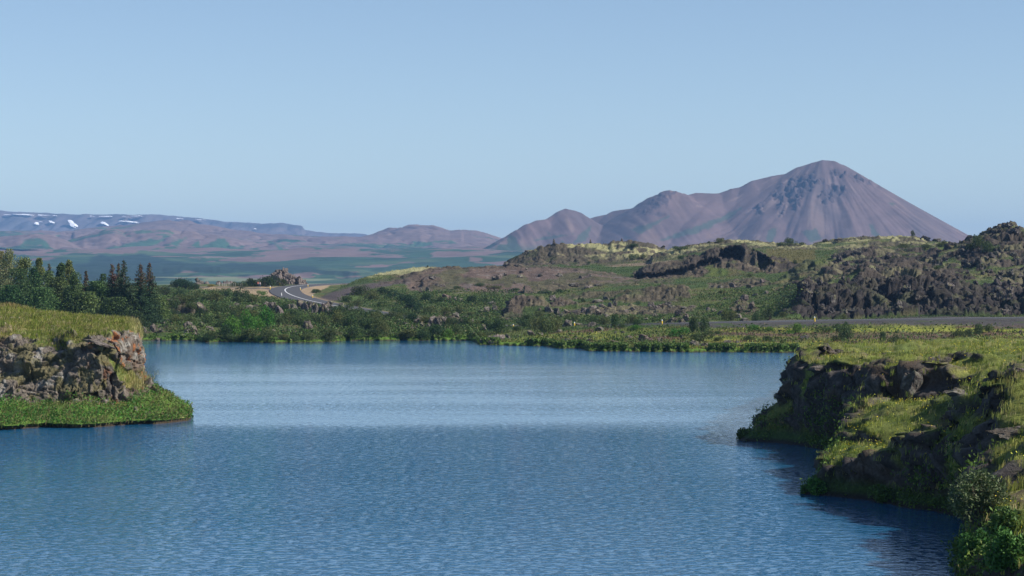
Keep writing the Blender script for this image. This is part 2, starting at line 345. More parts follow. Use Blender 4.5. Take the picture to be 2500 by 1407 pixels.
spurs = [[(1625, 463, 5400), (1560, 530, 5180), (1490, 590, 4950)], [(1382, 509, 5380), (1400, 560, 5180), (1340, 610, 4950)], [(1922, 424, 5500), (1872, 470, 5330), (1830, 560, 5060)],
         [(2008, 391, 5500), (1985, 455, 5330), (1960, 550, 5120)], [(2055, 402, 5500), (2080, 470, 5320), (2075, 550, 5130)], [(1755, 472, 5450), (1700, 530, 5250), (1610, 600, 5000)], [(2150, 465, 5500), (2190, 540, 5330), (2220, 600, 5180)], [(1290, 545, 5300), (1250, 590, 5120), (1220, 620, 4950)]]
n1 = fbm(X/160, Y/160, 0, 4, 201)
zb = H-Y*(632+8*sst(300, 1500, X)-YH)/F*1.0; zb = np.interp(Y, [4250, 4800, 5200, 6500], [38, 52, 78, 90])+5*fbm(X/200, Y/200, 0, 4, 9)
zm = zb.copy()
K = .62
def seg(zm, A, B, k):
    A = Wp(*A); B = Wp(*B); ex, ey = B[0]-A[0], B[1]-A[1]; L2 = ex*ex+ey*ey
    t = np.clip(((X-A[0])*ex+(Y-A[1])*ey)/L2, 0, 1); d = np.hypot(X-A[0]-t*ex, Y-A[1]-t*ey)
    hgt = A[2]+t*(B[2]-A[2]); dd = np.sqrt(d*d+36)-6
    v = hgt-k*dd+.00022*k*np.minimum(dd, 700)**2
    return np.maximum(zm, v)
mz = np.full_like(zm, -1e9)
for a, b in zip(main[:-1], main[1:]): mz = seg(mz, a, b, K)
ms = mz.copy()
for s in spurs:
    for a, b in zip(s[:-1], s[1:]): ms = seg(ms, a, b, .66)
mz = mz+.33*(ms-mz)
# gullies that run down the slope
gr = np.hypot(*np.gradient(mz, xs, ys))
ang = np.arctan2(X-W(2015, 0, 5520)[0], -(Y-5560))
rr = np.hypot(X-W(2015, 0, 5520)[0], Y-5560)
g_c = fbm(ang*11, rr/420, 0, 4, 301); g_l = fbm(X/55+Y/160, Y/420, 0, 4, 302)
blend = sst(350, 500, X)
gul = (g_c*blend+g_l*(1-blend))
top = sst(60, 120, mz)
mz2 = mz - top*(4*np.abs(gul)+1.7*sst(-.4, .4, fbm(X/80, zb*0+mz/50, 0, 3, 318))*2*np.abs(fbm(np.where(blend > .5, ang*30, X/22+Y/70), rr/350, 0, 3, 312))+1.5*fbm(X/30, Y/30, mz/40, 3, 303))*sst(0, 90, np.abs(Y-5480)+0*X)
crag_pl = [[(1880, 480), (1900, 452), (1940, 432), (1985, 420), (2000, 450), (1960, 470), (1945, 500), (1920, 490), (1895, 490)], [(2005, 475), (2030, 450), (2070, 462), (2040, 480), (2025, 500), (2008, 495)], [(2040, 422), (2070, 420), (2110, 435), (2150, 462), (2110, 450), (2070, 432)],
           [(1985, 440), (2000, 425), (2010, 450), (1990, 458)], [(1895, 520), (1905, 500), (1918, 505), (1905, 530)], [(1600, 480), (1625, 463), (1650, 470), (1625, 500), (1590, 510), (1580, 500)], [(1560, 515), (1600, 520), (1640, 525), (1600, 530)], [(1850, 505), (1865, 492), (1860, 520), (1848, 525)], [(2030, 418), (2055, 415), (2050, 432), (2038, 430)], [(1930, 480), (1950, 470), (1955, 500), (1945, 510)]]
Pm = np.stack([X, Y, np.maximum(mz2, zm)], -1); fx, fy = proj(Pm)
cm = np.zeros(X.shape)
for pl in crag_pl: cm = np.maximum(cm, sst(-4, 5, polysd(fx, fy, pl)+9*fbm(fx/9, fy/13, 0, 4, 71)))
front = sst(5620, 5560, Y)
fld = (cm*front).ravel() > .02
dsp = np.zeros(X.size); dsp[fld] = chunk(Pm.reshape(-1, 3)[fld], 14., 81)
mz2 = mz2+cm*front*(dsp.reshape(X.shape)*.9+2.5)*np.where(X < 450, .3, .8)
soft = 8.; zz = np.maximum(mz2, zm)+soft*.25*np.exp(-np.abs(mz2-zm)/soft)
Pm = np.stack([X, Y, zz], -1); Pf = Pm.reshape(-1, 3); fx, fy = proj(Pf); gu = gul.ravel()
fine = fbm(np.where(blend.ravel() > .5, ang.ravel()*34, Pf[:, 0]/16+Pf[:, 1]/60), rr.ravel()/260, 0, 4, 311)
fine = fine*sst(-.5, .5, fbm(Pf[:, 0]/70, Pf[:, 2]/45, 4, 4, 317))*1.5
c = rgb(.122, .084, .084)*(1+.25*gu+.15*fine+.16*fbm(Pf[:, 0]/14, Pf[:, 1]/30, Pf[:, 2]/14, 3, 7))[:, None]
c = paint(c, sst(.15, .5, fbm(Pf[:, 0]/70+gu, Pf[:, 2]/90, 0, 3, 19))*.6, rgb(.19, .125, .10)); c = paint(c, sst(.2, .4, fine)*.45, rgb(.235, .17, .145))
c = paint(c, sst(.15, .6, fbm(Pf[:, 0]/120, Pf[:, 1]/200, 1, 3, 23))*.5, rgb(.095, .075, .082))
c = paint(c, (cm*front).ravel()*.75, rgb(.055, .042, .05))
low = sst(555, 615, fy); gm = sst(.04, .18, fbm(Pf[:, 0]/55+.8*gu, Pf[:, 1]/150, Pf[:, 2]/45, 4, 43)-.55+.62*low+.15*sst(100, -300, Pf[:, 0]*0+Pf[:, 0]))
c = paint(c, gm*.9, rgb(.05, .075, .05))
c = paint(c, sst(592, 618, fy+4*fbm(fx/30, fy/10, 0, 3, 2))*sst(1800, 1200, fx)*.8, rgb(.04, .075, .05))
for pl in ([(1868, 590), (1875, 560), (1900, 555), (1895, 575), (1888, 595)], [(1720, 545), (1760, 530), (1820, 500), (1780, 535), (1700, 570), (1620, 590), (1600, 588)], [(2118, 545), (2130, 548), (2150, 578), (2130, 575)], [(1955, 565), (1990, 558), (2010, 585), (1980, 595)], [(1440, 570), (1430, 590), (1400, 595), (1410, 575), (1445, 548)], [(1290, 590), (1350, 575), (1400, 572), (1340, 585)], [(1540, 560), (1600, 540), (1640, 525), (1600, 550), (1560, 575)]):
    c = paint(c, sst(-2, 3, polysd(fx, fy, pl)+4*fbm(fx/8, fy/10, 0, 3, 62))*.75, rgb(.045, .075, .055))
tag(mk('mountain', Pm, Q=gridq(*X.shape), mat=M_FAR, col=c), kind='structure')

# ------------------------------------------------------------------ snow patches on the plateau
def snow(px, py, rx, ry, rot, label):
    n, k = 28, 6; th = np.linspace(0, 2*math.pi, n, endpoint=False); V = []; ctr = SH_PL.hit(px, py); D0 = ctr[1]-110
    def on(a, b):
        zz = H-D0*(b-YH)/F; zc = H-D0*(py-YH)/F; return W(a, b, D0+(zz-zc)/.75)
    V.append(on(px, py))
    for j in range(1, k+1):
        for i, t in enumerate(th):
            r = j/k*(1+.25*math.sin(3*t+px)+.15*math.sin(5*t+py)); a = rx*r*math.cos(t); b = .78*ry*r*math.sin(t)
            q = on(px+a*math.cos(rot)-b*math.sin(rot), py+a*math.sin(rot)+b*math.cos(rot))
            V.append(q+(np.zeros(3) if j < k else np.array([0, 60, -1.])))
    T = [(0, 1+i, 1+(i+1) % n) for i in range(n)]; Qs = [(1+(j-1)*n+i, 1+j*n+i, 1+j*n+(i+1) % n, 1+(j-1)*n+(i+1) % n) for j in range(1, k) for i in range(n)]
    tag(mk('snow_patch', V, T, Qs, mat=M_SNOW, smooth=True), label, 'snow patch', 'snow patches on the far plateau')
for a in ((20, 524.5, 16, 1.0, .0, 'thin white snow streak under the plateau rim at the far left edge'), (55, 524, 26, 2.0, .03, 'long white snow band under the rim, longest of the plateau snow streaks'),
          (102, 525.5, 15, 1.6, .04, 'white snow streak just right of the longest snow band'), (131, 526.6, 4, .9, 0, 'tiny snow dash right of the two long rim streaks'),
          (86.5, 545.5, 2.6, 4.2, -.3, 'small upright snow patch at the right end of the dark crags'), (97, 541.3, 2, .8, 0, 'faint snow speck beside the small upright snow patch'),
          (123, 542, 5, 2.6, .5, 'small slanting snow patch left of the biggest one'), (174, 547, 13, 6.2, .85, 'biggest snow patch, a tilted white tongue down the plateau slope'),
          (222, 528, 3.5, 1.1, 0, 'short snow dash under the rim left of a wider streak'), (256, 528.5, 16, 1.5, 0, 'flat white snow streak under the middle of the plateau rim'),
          (252, 545.5, 9.5, 3.2, .42, 'slanting snow patch with a squared end, right of the biggest one'), (295, 540, 6, 1.6, 0, 'oval snow patch leftmost of the row of three'),
          (312, 541, 8, 2.1, .1, 'white snow patch in the middle of the row of three'), (327, 542.8, 7, 2.1, .05, 'snow patch rightmost of the row of three'),
          (302, 528.3, 6, .8, 0, 'faint snow streak under the rim above the row of three'), (332, 527.6, 13, 1.1, -.03, 'thin snow line under the rim, right end of the plateau middle'),
          (435.5, 533.6, 7, 1.3, 0, 'snow patch on the rim above the brown dome hill'), (487, 536.5, 11, 1.0, .1, 'thin broken snow streak near the start of the dark cliff'),
          (621, 559, 2.5, 1.2, 0, 'tiny snow spot under the dark plateau cliff')):
    snow(*a)

# ------------------------------------------------------------------ road centre line
RC = np.array([(2900, 772, 425), (2700, 774, 427), (2500, 776.5, 431), (2250, 780, 436), (2000, 783.5, 441), (1800, 787, 443), (1617, 790.5, 448), (1500, 793, 460), (1400, 795, 478), (1300, 796.5, 492), (1200, 796, 505), (1120, 792, 515), (1060, 786, 530), (1000, 778.5, 545), (930, 768.5, 565), (880, 759.5, 582), (830, 750.5, 602), (790, 743, 620), (755, 735.5, 637), (725, 727, 655), (706, 719.5, 670), (697, 713, 683), (697, 707.5, 696), (708, 703, 710), (728, 699.5, 724), (755, 697, 740), (790, 695, 758), (830, 693.5, 778), (900, 692, 810), (1000, 691, 850)], float)
def catmull(C, n):
    C = np.vstack([2*C[0]-C[1], C, 2*C[-1]-C[-2]]); out = []
    for i in range(1, len(C)-2):
        t = np.linspace(0, 1, n, endpoint=False)[:, None]; p0, p1, p2, p3 = C[i-1:i+3]
        out.append(.5*((2*p1)+(-p0+p2)*t+(2*p0-5*p1+4*p2-p3)*t*t+(-p0+3*p1-3*p2+p3)*t**3))
    return np.vstack(out+[C[-2][None]])
RCW = catmull(W(RC[:, 0], RC[:, 1], RC[:, 2]), 12)
SIDE = catmull(W(np.array([380, 470, 540, 600, 650, 690.]), np.array([701.5, 702, 703, 704.2, 705.2, 706]), np.array([735, 728, 720, 712, 706, 700.])), 10)
def corridor(X, Y, C):
    """distance and height of the nearest road point"""
    best = np.full(X.shape, 1e9); zz = np.zeros(X.shape)
    for a, b in zip(C[:-1:3], C[3::3]):
        ex, ey = b[0]-a[0], b[1]-a[1]; L2 = ex*ex+ey*ey+1e-9
        t = np.clip(((X-a[0])*ex+(Y-a[1])*ey)/L2, 0, 1); d = np.hypot(X-a[0]-t*ex, Y-a[1]-t*ey); m = d < best
        best = np.where(m, d, best); zz = np.where(m, a[2]+t*(b[2]-a[2]), zz)
    return best, zz

# ------------------------------------------------------------------ the far shore: one sheet from the waterline to behind the ridges
pxs = np.arange(-260, 2800, 2.3)
Ds = np.concatenate([np.arange(330, 430, .8), np.arange(430, 470, .8), np.arange(470, 520, .4), np.arange(520, 760, .75), np.arange(760, 990, 1.2)])
SHORE = [(-300, 830), (0, 831), (340, 832), (480, 832), (500, 836), (560, 835), (680, 838), (800, 836), (850, 832), (1140, 832), (1163, 834), (1170, 843), (1250, 844.5), (1345, 846), (1356, 851), (1425, 852), (1437, 858), (1600, 860), (1990, 862), (2050, 866), (2150, 872), (2800, 880)]
sh = np.array(SHORE, float); shD = (H*F)/(np.interp(pxs, sh[:, 0], sh[:, 1])+.6*fbm(pxs/9., pxs*0, 0, 3, 4)-YH)
Zc = lambda ln: interp_line(ln, pxs)
BASE = [[(-300, 815, 432), (340, 815, 432), (500, 814, 430), (650, 816, 430), (800, 815, 432), (1100, 815, 432), (1200, 826, 425), (1400, 829, 400), (1600, 836, 380), (1800, 839, 375), (2000, 840, 372), (2200, 840, 368), (2800, 835, 362)],
        [(-300, 790, 462), (340, 787, 465), (500, 783, 470), (650, 782, 475), (800, 776, 490), (950, 788, 488), (1100, 803, 470), (1200, 808, 455), (1400, 808, 440), (1600, 806, 415), (1800, 804, 411), (2000, 803, 409), (2200, 802, 407), (2500, 798, 405), (2800, 795, 400)],
        [(-300, 752, 525), (340, 748, 530), (500, 738, 560), (650, 742, 590), (730, 745, 600), (800, 750, 598), (950, 772, 556), (1100, 790, 512), (1200, 797, 500), (1400, 796, 472), (1600, 791, 443), (1800, 787.5, 438), (2000, 784, 436), (2800, 773, 420)],
        [(-300, 732, 600), (0, 728, 600), (340, 724, 620), (500, 718, 640), (600, 715, 665), (700, 723, 662), (800, 733, 652), (900, 745, 615), (1000, 771, 562), (1100, 776, 560), (1200, 780, 545), (1400, 779, 520), (1600, 779, 500), (1800, 777, 488), (1950, 777, 478), (2000, 780, 465), (2800, 772, 450)],
        [(-300, 721, 650), (0, 721, 650), (340, 717, 660), (500, 712, 670), (600, 710, 685), (690, 716, 680), (800, 722, 672), (900, 728, 650), (1000, 750, 590), (1200, 757, 580), (1400, 757, 570), (1600, 756, 560), (1800, 745, 560), (1900, 735, 555), (1960, 700, 545), (2100, 668, 540), (2300, 676, 540), (2500, 690, 540), (2800, 690, 540)],
        [(-300, 712, 700), (0, 712, 700), (340, 708, 705), (500, 704.5, 710), (600, 705, 705), (700, 706, 706), (780, 708, 700), (900, 715, 690), (1000, 718, 660), (1200, 719, 645), (1400, 716, 640), (1600, 703, 640), (1800, 690, 640), (1900, 684, 640), (2000, 665, 640), (2200, 648, 640), (2350, 632, 640), (2430, 600, 640), (2500, 585, 640), (2800, 590, 640)],
        [(-300, 699, 745), (340, 698, 745), (500, 696, 750), (650, 694, 755), (780, 695, 758), (900, 692, 790), (1000, 690, 760), (1300, 684, 725), (1500, 668, 720), (1700, 655, 720), (1900, 637, 720), (2050, 622, 720), (2200, 610, 720), (2330, 602, 720), (2400, 575, 720), (2500, 565, 720), (2800, 590, 720)],
        [(-300, 722, 860), (780, 722, 860), (900, 712, 860), (1200, 690, 860), (1260, 655, 862), (1400, 647, 862), (1600, 640, 862), (1700, 618, 862), (1800, 604, 862), (2000, 600, 862), (2200, 600, 862), (2330, 606, 862), (2500, 640, 862), (2800, 660, 862)]]
D_l = [shD-9, shD, shD+1.0]; Z_l = [np.full_like(shD, -2.8), np.full_like(shD, -.02), np.full_like(shD, .45)]
for ln in BASE:
    py, d = Zc(ln); D_l.append(d); Z_l.append(H-d*(py-YH)/F)
D_l.append(np.full_like(shD, 985.)); Z_l.append(np.full_like(shD, -2.6))
D_l = np.maximum.accumulate(np.array(D_l)+np.arange(len(D_l))[:, None]*.02, axis=0); Z_l = np.array(Z_l)
z = np.array([np.interp(Ds, D_l[:, i], Z_l[:, i]) for i in range(len(pxs))])
wat = sst(3, 14, Ds[None, :]-shD[:, None])
z = z*(1-wat)+smooth_rows(smooth_rows(z, 6, 1), 5, 0)*wat
X = Ds[None, :]*(pxs[:, None]-1250)/F; Y = np.broadcast_to(Ds[None, :], X.shape)
z = z+wat*(.55*fbm(X/16, Y/16, 0, 3, 400)+.22*fbm(X/4, Y/4, 0, 3, 401))
LAVA = [(1886, 778, 476), (1915, 762, 480), (1940, 748, 484), (1955, 735, 490), (1962, 702, 497), (2000, 690, 503), (2100, 678, 510), (2200, 684, 512), (2300, 694, 512), (2400, 704, 510), (2500, 712, 508), (2800, 715, 505)]
FE = [([(1218, 655, 900), (1235, 640, 900), (1262, 624, 900), (1310, 605, 900), (1350, 596, 900), (1440, 596, 900), (1500, 590, 900), (1540, 588, 900), (1580, 590, 900), (1605, 600, 900), (1640, 613, 900), (1700, 625, 900)], 42, 40, 1.1, 2, 1, 2.5),
      ([(1590, 625, 850), (1640, 607, 850), (1700, 596, 850), (1750, 590, 850), (1800, 585, 850), (1850, 588, 850), (1900, 593, 850), (1985, 599, 850), (1998, 590, 850), (2040, 584, 850), (2100, 578, 850), (2215, 576, 850), (2250, 579, 850), (2262, 588, 850), (2300, 591, 850), (2345, 604, 850), (2400, 630, 850)], 30, 50, 1.1, 2, 2, 1.5),
      ([(2290, 615, 705), (2330, 601, 705), (2380, 582, 705), (2410, 566, 705), (2440, 555, 705), (2455, 553, 705), (2468, 545, 705), (2485, 556, 705), (2500, 558, 705), (2560, 575, 705), (2700, 590, 705), (2800, 600, 705)], 120, 60, 1.0, 3, 3, 2),
      ([(2000, 645, 780), (2060, 618, 780), (2150, 606, 780), (2260, 604, 780), (2330, 610, 780)], 14, 30, 1.2, 3, 31, 3),
      ([(1548, 672, 700), (1568, 653, 700), (1610, 644, 702), (1660, 633, 704), (1700, 622, 706), (1740, 606, 708), (1775, 598, 710), (1810, 596, 710), (1835, 602, 708), (1860, 613, 704), (1885, 632, 700), (1905, 645, 698), (1950, 654, 695)], 9, 14, .7, 1.5, 4, 2.5),
      ([(1640, 680, 682), (1700, 657, 684), (1750, 642, 686), (1800, 637, 687), (1840, 648, 686), (1862, 668, 684)], 9, 7, .8, 1.5, 5, 3),
      ([(1855, 668, 690), (1875, 650, 690), (1895, 655, 690), (1915, 664, 690)], 5, 8, .7, 1.5, 51, 3),
      ([(1885, 694, 645), (1920, 667, 648), (1970, 641, 652), (2010, 636, 653), (2045, 640, 652), (2080, 655, 650)], 22, 15, .9, 1.5, 6, 2),
      ([(770, 731, 668), (800, 716, 680), (840, 699, 695), (870, 683, 705), (930, 667, 715), (1000, 655, 720), (1050, 652, 722), (1230, 650, 722), (1330, 648, 722), (1400, 654, 715), (1450, 663, 705), (1500, 672, 700), (1560, 683, 690), (1600, 690, 685)], 62, 22, 1.15, 1.0, 7, 1.2),
      ([(1280, 700, 655), (1330, 698, 655), (1390, 694, 660), (1450, 688, 665), (1550, 682, 670), (1640, 684, 668)], 8, 10, .9, 2, 72, 2),
      ([(1370, 722, 616), (1430, 714, 618), (1520, 709, 619), (1600, 712, 618)], 4, 8, .8, 1.5, 8, 2),
      ([(1500, 722, 600), (1535, 708, 601), (1575, 700, 603), (1620, 697, 604), (1668, 697, 604), (1686, 708, 603)], 9, 14, .75, 1.5, 9, 2),
      ([(1225, 770, 558), (1240, 742, 562), (1258, 724, 566), (1290, 720, 567), (1320, 726, 566), (1345, 740, 565)], 12, 14, .8, 1.5, 10, 3),
      ([(1345, 742, 574), (1365, 724, 576), (1395, 728, 576), (1412, 740, 574)], 6, 8, .8, 1, 11, 3),
      ([(1400, 764, 560), (1450, 752, 563), (1510, 744, 564), (1560, 748, 563), (1610, 758, 560)], 6, 6, .8, 2, 12, 3),
      ([(1570, 760, 545), (1620, 744, 548), (1660, 744, 548), (1690, 756, 545)], 5, 6, .8, 1, 121, 3),
      ([(1720, 698, 640), (1780, 692, 642), (1830, 688, 643), (1870, 680, 645), (1895, 688, 642)], 5, 9, .8, 2, 13, 2),
      ([(1890, 712, 600), (1900, 694, 602), (1930, 690, 603), (1960, 694, 602), (1975, 705, 600)], 5, 9, .7, 1, 14, 2),
      ([(1790, 745, 555), (1800, 734, 556), (1825, 738, 556), (1845, 752, 554)], 6, 7, .8, 1, 141, 3),
      (LAVA, 26, 70, .62, 3, 15, 3),
      ([(985, 803, 482), (1015, 788, 486), (1060, 778, 488), (1110, 771, 491), (1150, 780, 489), (1190, 797, 485)], 16, 14, .9, 1.5, 16, 3),
      ([(645, 824, 438), (690, 803, 442), (760, 796, 444), (800, 808, 442), (820, 820, 438)], 9, 10, .9, 1, 17, 2),
      ([(335, 818, 440), (390, 800, 444), (415, 786, 447), (450, 792, 446), (490, 812, 442)], 10, 12, .9, 1, 18, 2),
      ([(372, 762, 500), (388, 735, 502), (410, 728, 503), (445, 730, 503), (480, 745, 502), (520, 772, 500)], 6, 14, .6, 1, 19, 2)]
for pts, wf, wb, pp, wig, sd_, pyn in FE: z = ridge(z, pxs, Ds, pts, wf, wb, pp, wig, sd_, pyn)
rd, rz_ = corridor(X, Y, RCW); k = sst(10.5, 5.0, rd); z = z*(1-k)+(rz_-.05)*k
# side track and gravel flat by the bend
sdist, sz_ = corridor(X, Y, SIDE); k2 = sst(9, 4.5, sdist)*(1-k); z = z*(1-k2)+(sz_-.05)*k2
P = np.stack([X, Y, z], -1); fx, fy = proj(P.reshape(-1, 3)); Pf = P.reshape(-1, 3); Yf = Pf[:, 1]; nz = normals(P).reshape(-1, 3)
rdf, sdf = rd.ravel(), sdist.ravel()
n_a = fbm(Pf[:, 0]/11, Yf/11, 0, 4, 500); n_b = fbm(Pf[:, 0]/2.6, Yf/2.6, Pf[:, 2]/2.6, 4, 501); n_c = fbm(Pf[:, 0]/5, Yf/3, 0, 4, 502)
def zone(poly, d0=0, d1=2000, e=5., amp=7.):
    p_ = np.array(poly); m = (Yf > d0) & (Yf < d1) & (fx > p_[:, 0].min()-20) & (fx < p_[:, 0].max()+20) & (fy > p_[:, 1].min()-20) & (fy < p_[:, 1].max()+20)
    o = np.zeros(len(Yf)); o[m] = sst(-e, e, polysd(fx[m], fy[m], poly)+amp*n_b[m]); return o
# turf
c = rgb(.060, .094, .022)*(1+.3*n_b)[:, None]
c = paint(c, sst(.05, .4, n_a), rgb(.095, .118, .030)); c = paint(c, sst(.2, .5, n_c)*.7, rgb(.115, .092, .045)); c = paint(c, sst(-.15, -.5, n_c)*.6, rgb(.038, .062, .018))
md = zone([(1170, 842), (1400, 805), (1700, 800), (2000, 795), (2800, 785), (2800, 880), (1900, 875), (1430, 862)], 0, 432, 4, 3)
cm_ = rgb(.15, .175, .035)*(1+.3*n_b)[:, None]; cm_ = paint(cm_, sst(.1, .4, n_c), rgb(.24, .245, .05)); cm_ = paint(cm_, sst(.1, .4, fbm(Pf[:, 0]/9, Yf/3, 0, 4, 509)), rgb(.13, .085, .05)); cm_ = paint(cm_, sst(.15, .45, n_a)*.6, rgb(.075, .105, .025))
c = c*(1-md[:, None])+cm_*md[:, None]
c = paint(c, zone([(2000, 806), (2180, 800), (2360, 802), (2500, 806), (2500, 812), (2180, 812), (2010, 813)], 0, 430, 3, 4), rgb(.27, .29, .05))
c = paint(c, zone([(1730, 812), (2330, 813), (2330, 832), (2100, 830), (1900, 822), (1730, 820)], 0, 430, 2, 6)*.75, rgb(.125, .085, .06))
c = paint(c, sst(4.5, 2.5, Yf-np.repeat(shD, len(Ds)))*sst(.05, .2, Pf[:, 2]), rgb(.10, .19, .02)); c = paint(c, sst(.32, .1, Pf[:, 2])*sst(12, 6, Yf-np.repeat(shD, len(Ds))), rgb(.035, .027, .018))
c = paint(c, zone([(1440, 645), (1600, 655), (1560, 676), (1500, 670), (1440, 655)], 690, 870, 2, 3)*.8, rgb(.055, .09, .022))
c = paint(c, zone([(1870, 605), (1990, 610), (1990, 632), (1920, 660), (1870, 640)], 690, 870, 3, 6)*.8, rgb(.13, .11, .035))
c = paint(c, zone([(2010, 580), (2100, 592), (2080, 606), (1990, 606)], 780, 870, 3, 4)*.8, rgb(.07, .10, .03))
rock = np.zeros(len(Yf)); lich = np.zeros(len(Yf)); rcol = rgb(.080, .064, .047)*(1+.25*n_b)[:, None]
RZ = [([(1210, 665), (1225, 640), (1300, 600), (1440, 585), (1590, 580), (1660, 615), (1640, 632), (1500, 645), (1240, 652)], 840, 930, .9, 1), ([(1590, 640), (1600, 610), (1700, 585), (1800, 575), (2000, 592), (2100, 570), (2260, 570), (2400, 600), (2400, 625), (2000, 612), (1850, 606), (1740, 605), (1640, 634)], 800, 900, .8, 1),
      ([(2000, 645), (2050, 612), (2340, 602), (2400, 560), (2470, 530), (2800, 560), (2800, 786), (1880, 786), (1925, 758), (1950, 735), (1955, 690), (2010, 680)], 466, 800, 1, .45),
      ([(1540, 690), (1550, 655), (1660, 628), (1740, 603), (1820, 590), (1880, 618), (1960, 652), (1950, 665), (1880, 672), (1860, 665), (1800, 655), (1730, 650), (1690, 672), (1640, 690)], 670, 730, 1, .1), ([(1640, 690), (1700, 655), (1800, 632), (1865, 665), (1840, 668), (1790, 658), (1735, 655), (1700, 685)], 672, 700, 1, .1),
      ([(1880, 697), (1960, 640), (2050, 632), (2080, 655), (2060, 680), (1990, 700), (1900, 695)], 600, 665, .55, .3), ([(1275, 712), (1340, 697), (1450, 685), (1650, 680), (1640, 690), (1450, 700), (1380, 708), (1300, 714)], 640, 680, .7, .3),
      ([(1360, 732), (1430, 712), (1520, 706), (1600, 710), (1560, 722), (1400, 732)], 605, 625, .8, .3), ([(1500, 735), (1530, 705), (1600, 695), (1680, 694), (1690, 730), (1640, 738), (1560, 735)], 585, 612, .9, .2),
      ([(1215, 795), (1225, 750), (1250, 718), (1300, 714), (1350, 740), (1340, 752), (1280, 745), (1275, 790)], 530, 575, 1, .2), ([(1335, 750), (1365, 720), (1400, 722), (1415, 745)], 560, 585, 1, .2), ([(1330, 775), (1400, 755), (1450, 748), (1510, 740), (1560, 745), (1615, 758), (1590, 772), (1480, 776), (1380, 780)], 530, 575, .9, .5), ([(1565, 765), (1610, 742), (1670, 740), (1700, 752), (1680, 768)], 530, 560, .9, .5),
      ([(1725, 705), (1730, 692), (1870, 680), (1890, 695), (1830, 708)], 625, 655, .9, .1), ([(1885, 720), (1895, 690), (1965, 688), (1980, 705), (1960, 720)], 588, 612, 1, .1), ([(1780, 770), (1795, 732), (1830, 735), (1850, 760), (1830, 785)], 500, 565, .9, .1), ([(1640, 790), (1660, 765), (1700, 775), (1700, 795)], 470, 520, .9, .1),
      ([(1000, 815), (1010, 792), (1060, 776), (1115, 770), (1130, 785), (1080, 808), (1050, 812)], 465, 500, .9, .1), ([(372, 775), (385, 730), (445, 727), (490, 745), (520, 775)], 490, 510, 1, .1), ([(345, 825), (350, 800), (400, 788), (420, 795), (395, 822)], 432, 455, .7, .1),
      ([(1020, 715), (1060, 700), (1090, 690), (1050, 670), (1010, 668), (985, 680), (1000, 690), (1020, 700)], 650, 725, .7, .0), ([(920, 690), (990, 672), (1060, 655), (1060, 664), (1000, 685), (930, 695)], 680, 725, .6, .0)]
for poly, d0, d1, st_, li in RZ:
    m = zone(poly, d0, d1, 4, 9); rock = np.maximum(rock, m*st_); lich = np.maximum(lich, m*li)
soil = zone([(1000, 712), (985, 680), (1030, 655), (1130, 650), (1400, 652), (1490, 672), (1560, 684), (1470, 690), (1430, 702), (1330, 714), (1200, 716), (1080, 712)], 640, 726, 5, 6)
c = paint(c, soil, [0, 0, 0])+(rgb(.125, .09, .072)*(1+.25*n_b)[:, None])*soil[:, None]
c = paint(c, soil*sst(.25, .5, n_b)*.7, rgb(.15, .135, .125)); c = paint(c, soil*sst(.1, .35, fbm(Pf[:, 0]/9, Yf/14, 0, 4, 519))*.65, rgb(.07, .08, .028))
rim = zone([(900, 690), (1000, 668), (1060, 652), (1230, 648), (1400, 652), (1500, 670), (1600, 690), (1600, 694), (1480, 676), (1400, 659), (1230, 655), (1070, 660), (1000, 676)], 690, 726, 2, 2); rock = np.maximum(rock, rim*.8)
scree = zone([(770, 734), (800, 718), (850, 702), (905, 692), (985, 680), (1000, 688), (900, 708), (850, 722), (820, 740)], 640, 726, 3, 4); c = paint(c, scree, rgb(.088, .070, .066))
c = paint(c, zone([(895, 668), (930, 658), (1040, 650), (1060, 655), (990, 668), (900, 674)], 690, 730, 3, 8)*.85, rgb(.40, .38, .20))
c = paint(c, zone([(1470, 648), (1640, 636), (1700, 640), (1650, 648), (1500, 652)], 700, 870, 1.5, 3)*.8, rgb(.24, .18, .13))
gra = np.maximum.reduce([zone([(470, 698), (520, 700), (690, 700), (700, 722), (780, 748), (740, 745), (650, 725), (520, 712)], 620, 770, 3, 3), zone([(735, 716), (740, 700), (800, 693), (806, 698), (780, 712), (750, 728), (800, 742), (795, 746), (745, 730)], 620, 770, 1.5, 2)])
c = paint(c, gra*.9, rgb(.36, .265, .17)); c = paint(c, gra*sst(.1, .4, n_b)*.4, rgb(.2, .17, .08))
c = paint(c, zone([(455, 708), (540, 712), (560, 722), (500, 722)], 600, 720, 2, 5)*.8, rgb(.12, .09, .075))
c = paint(c, np.where(Pf[:, 0] < 5, sst(7.5, 4.6, rdf), 0)*.9, rgb(.34, .25, .165))
emb = np.where(Pf[:, 0] >= 5, np.clip((14+15*sst(1600, 1800, fx)-rdf)/5, 0, 1)*sst(452, 446, Yf-.0*fx), 0); c = paint(c, emb*sst(-.5, .1, n_c+.2)*.95, rgb(.068, .06, .058))
c = paint(c, np.where(Pf[:, 0] >= 5, sst(5.6, 4.2, rdf), 0), rgb(.15, .13, .12)); c = paint(c, sst(5, 3.4, sdf), rgb(.12, .11, .115))
keep = sst(5, 9, np.minimum(rdf, sdf+2)); rock *= keep
ml = rock*lich*np.where(Yf < 530, .25, 1)*np.where(Yf > 838, sst(632, 606, fy-.05*(fx-1300)), .6)*sst(.18, .4, fbm(Pf[:, 0]/6, Yf/5, Pf[:, 2]/2.5, 4, 610)+.35*(nz[:, 2]-.75)+.12*((Yf > 800) & (fx > 1600)))
rgreen = sst(.22, .42, fbm(Pf[:, 0]/8, Yf/8, 0, 4, 612))*np.where(Yf > 520, .85, .25)*np.where((fx > 1880), 1, .5)
rockc = rock*(1-rgreen)
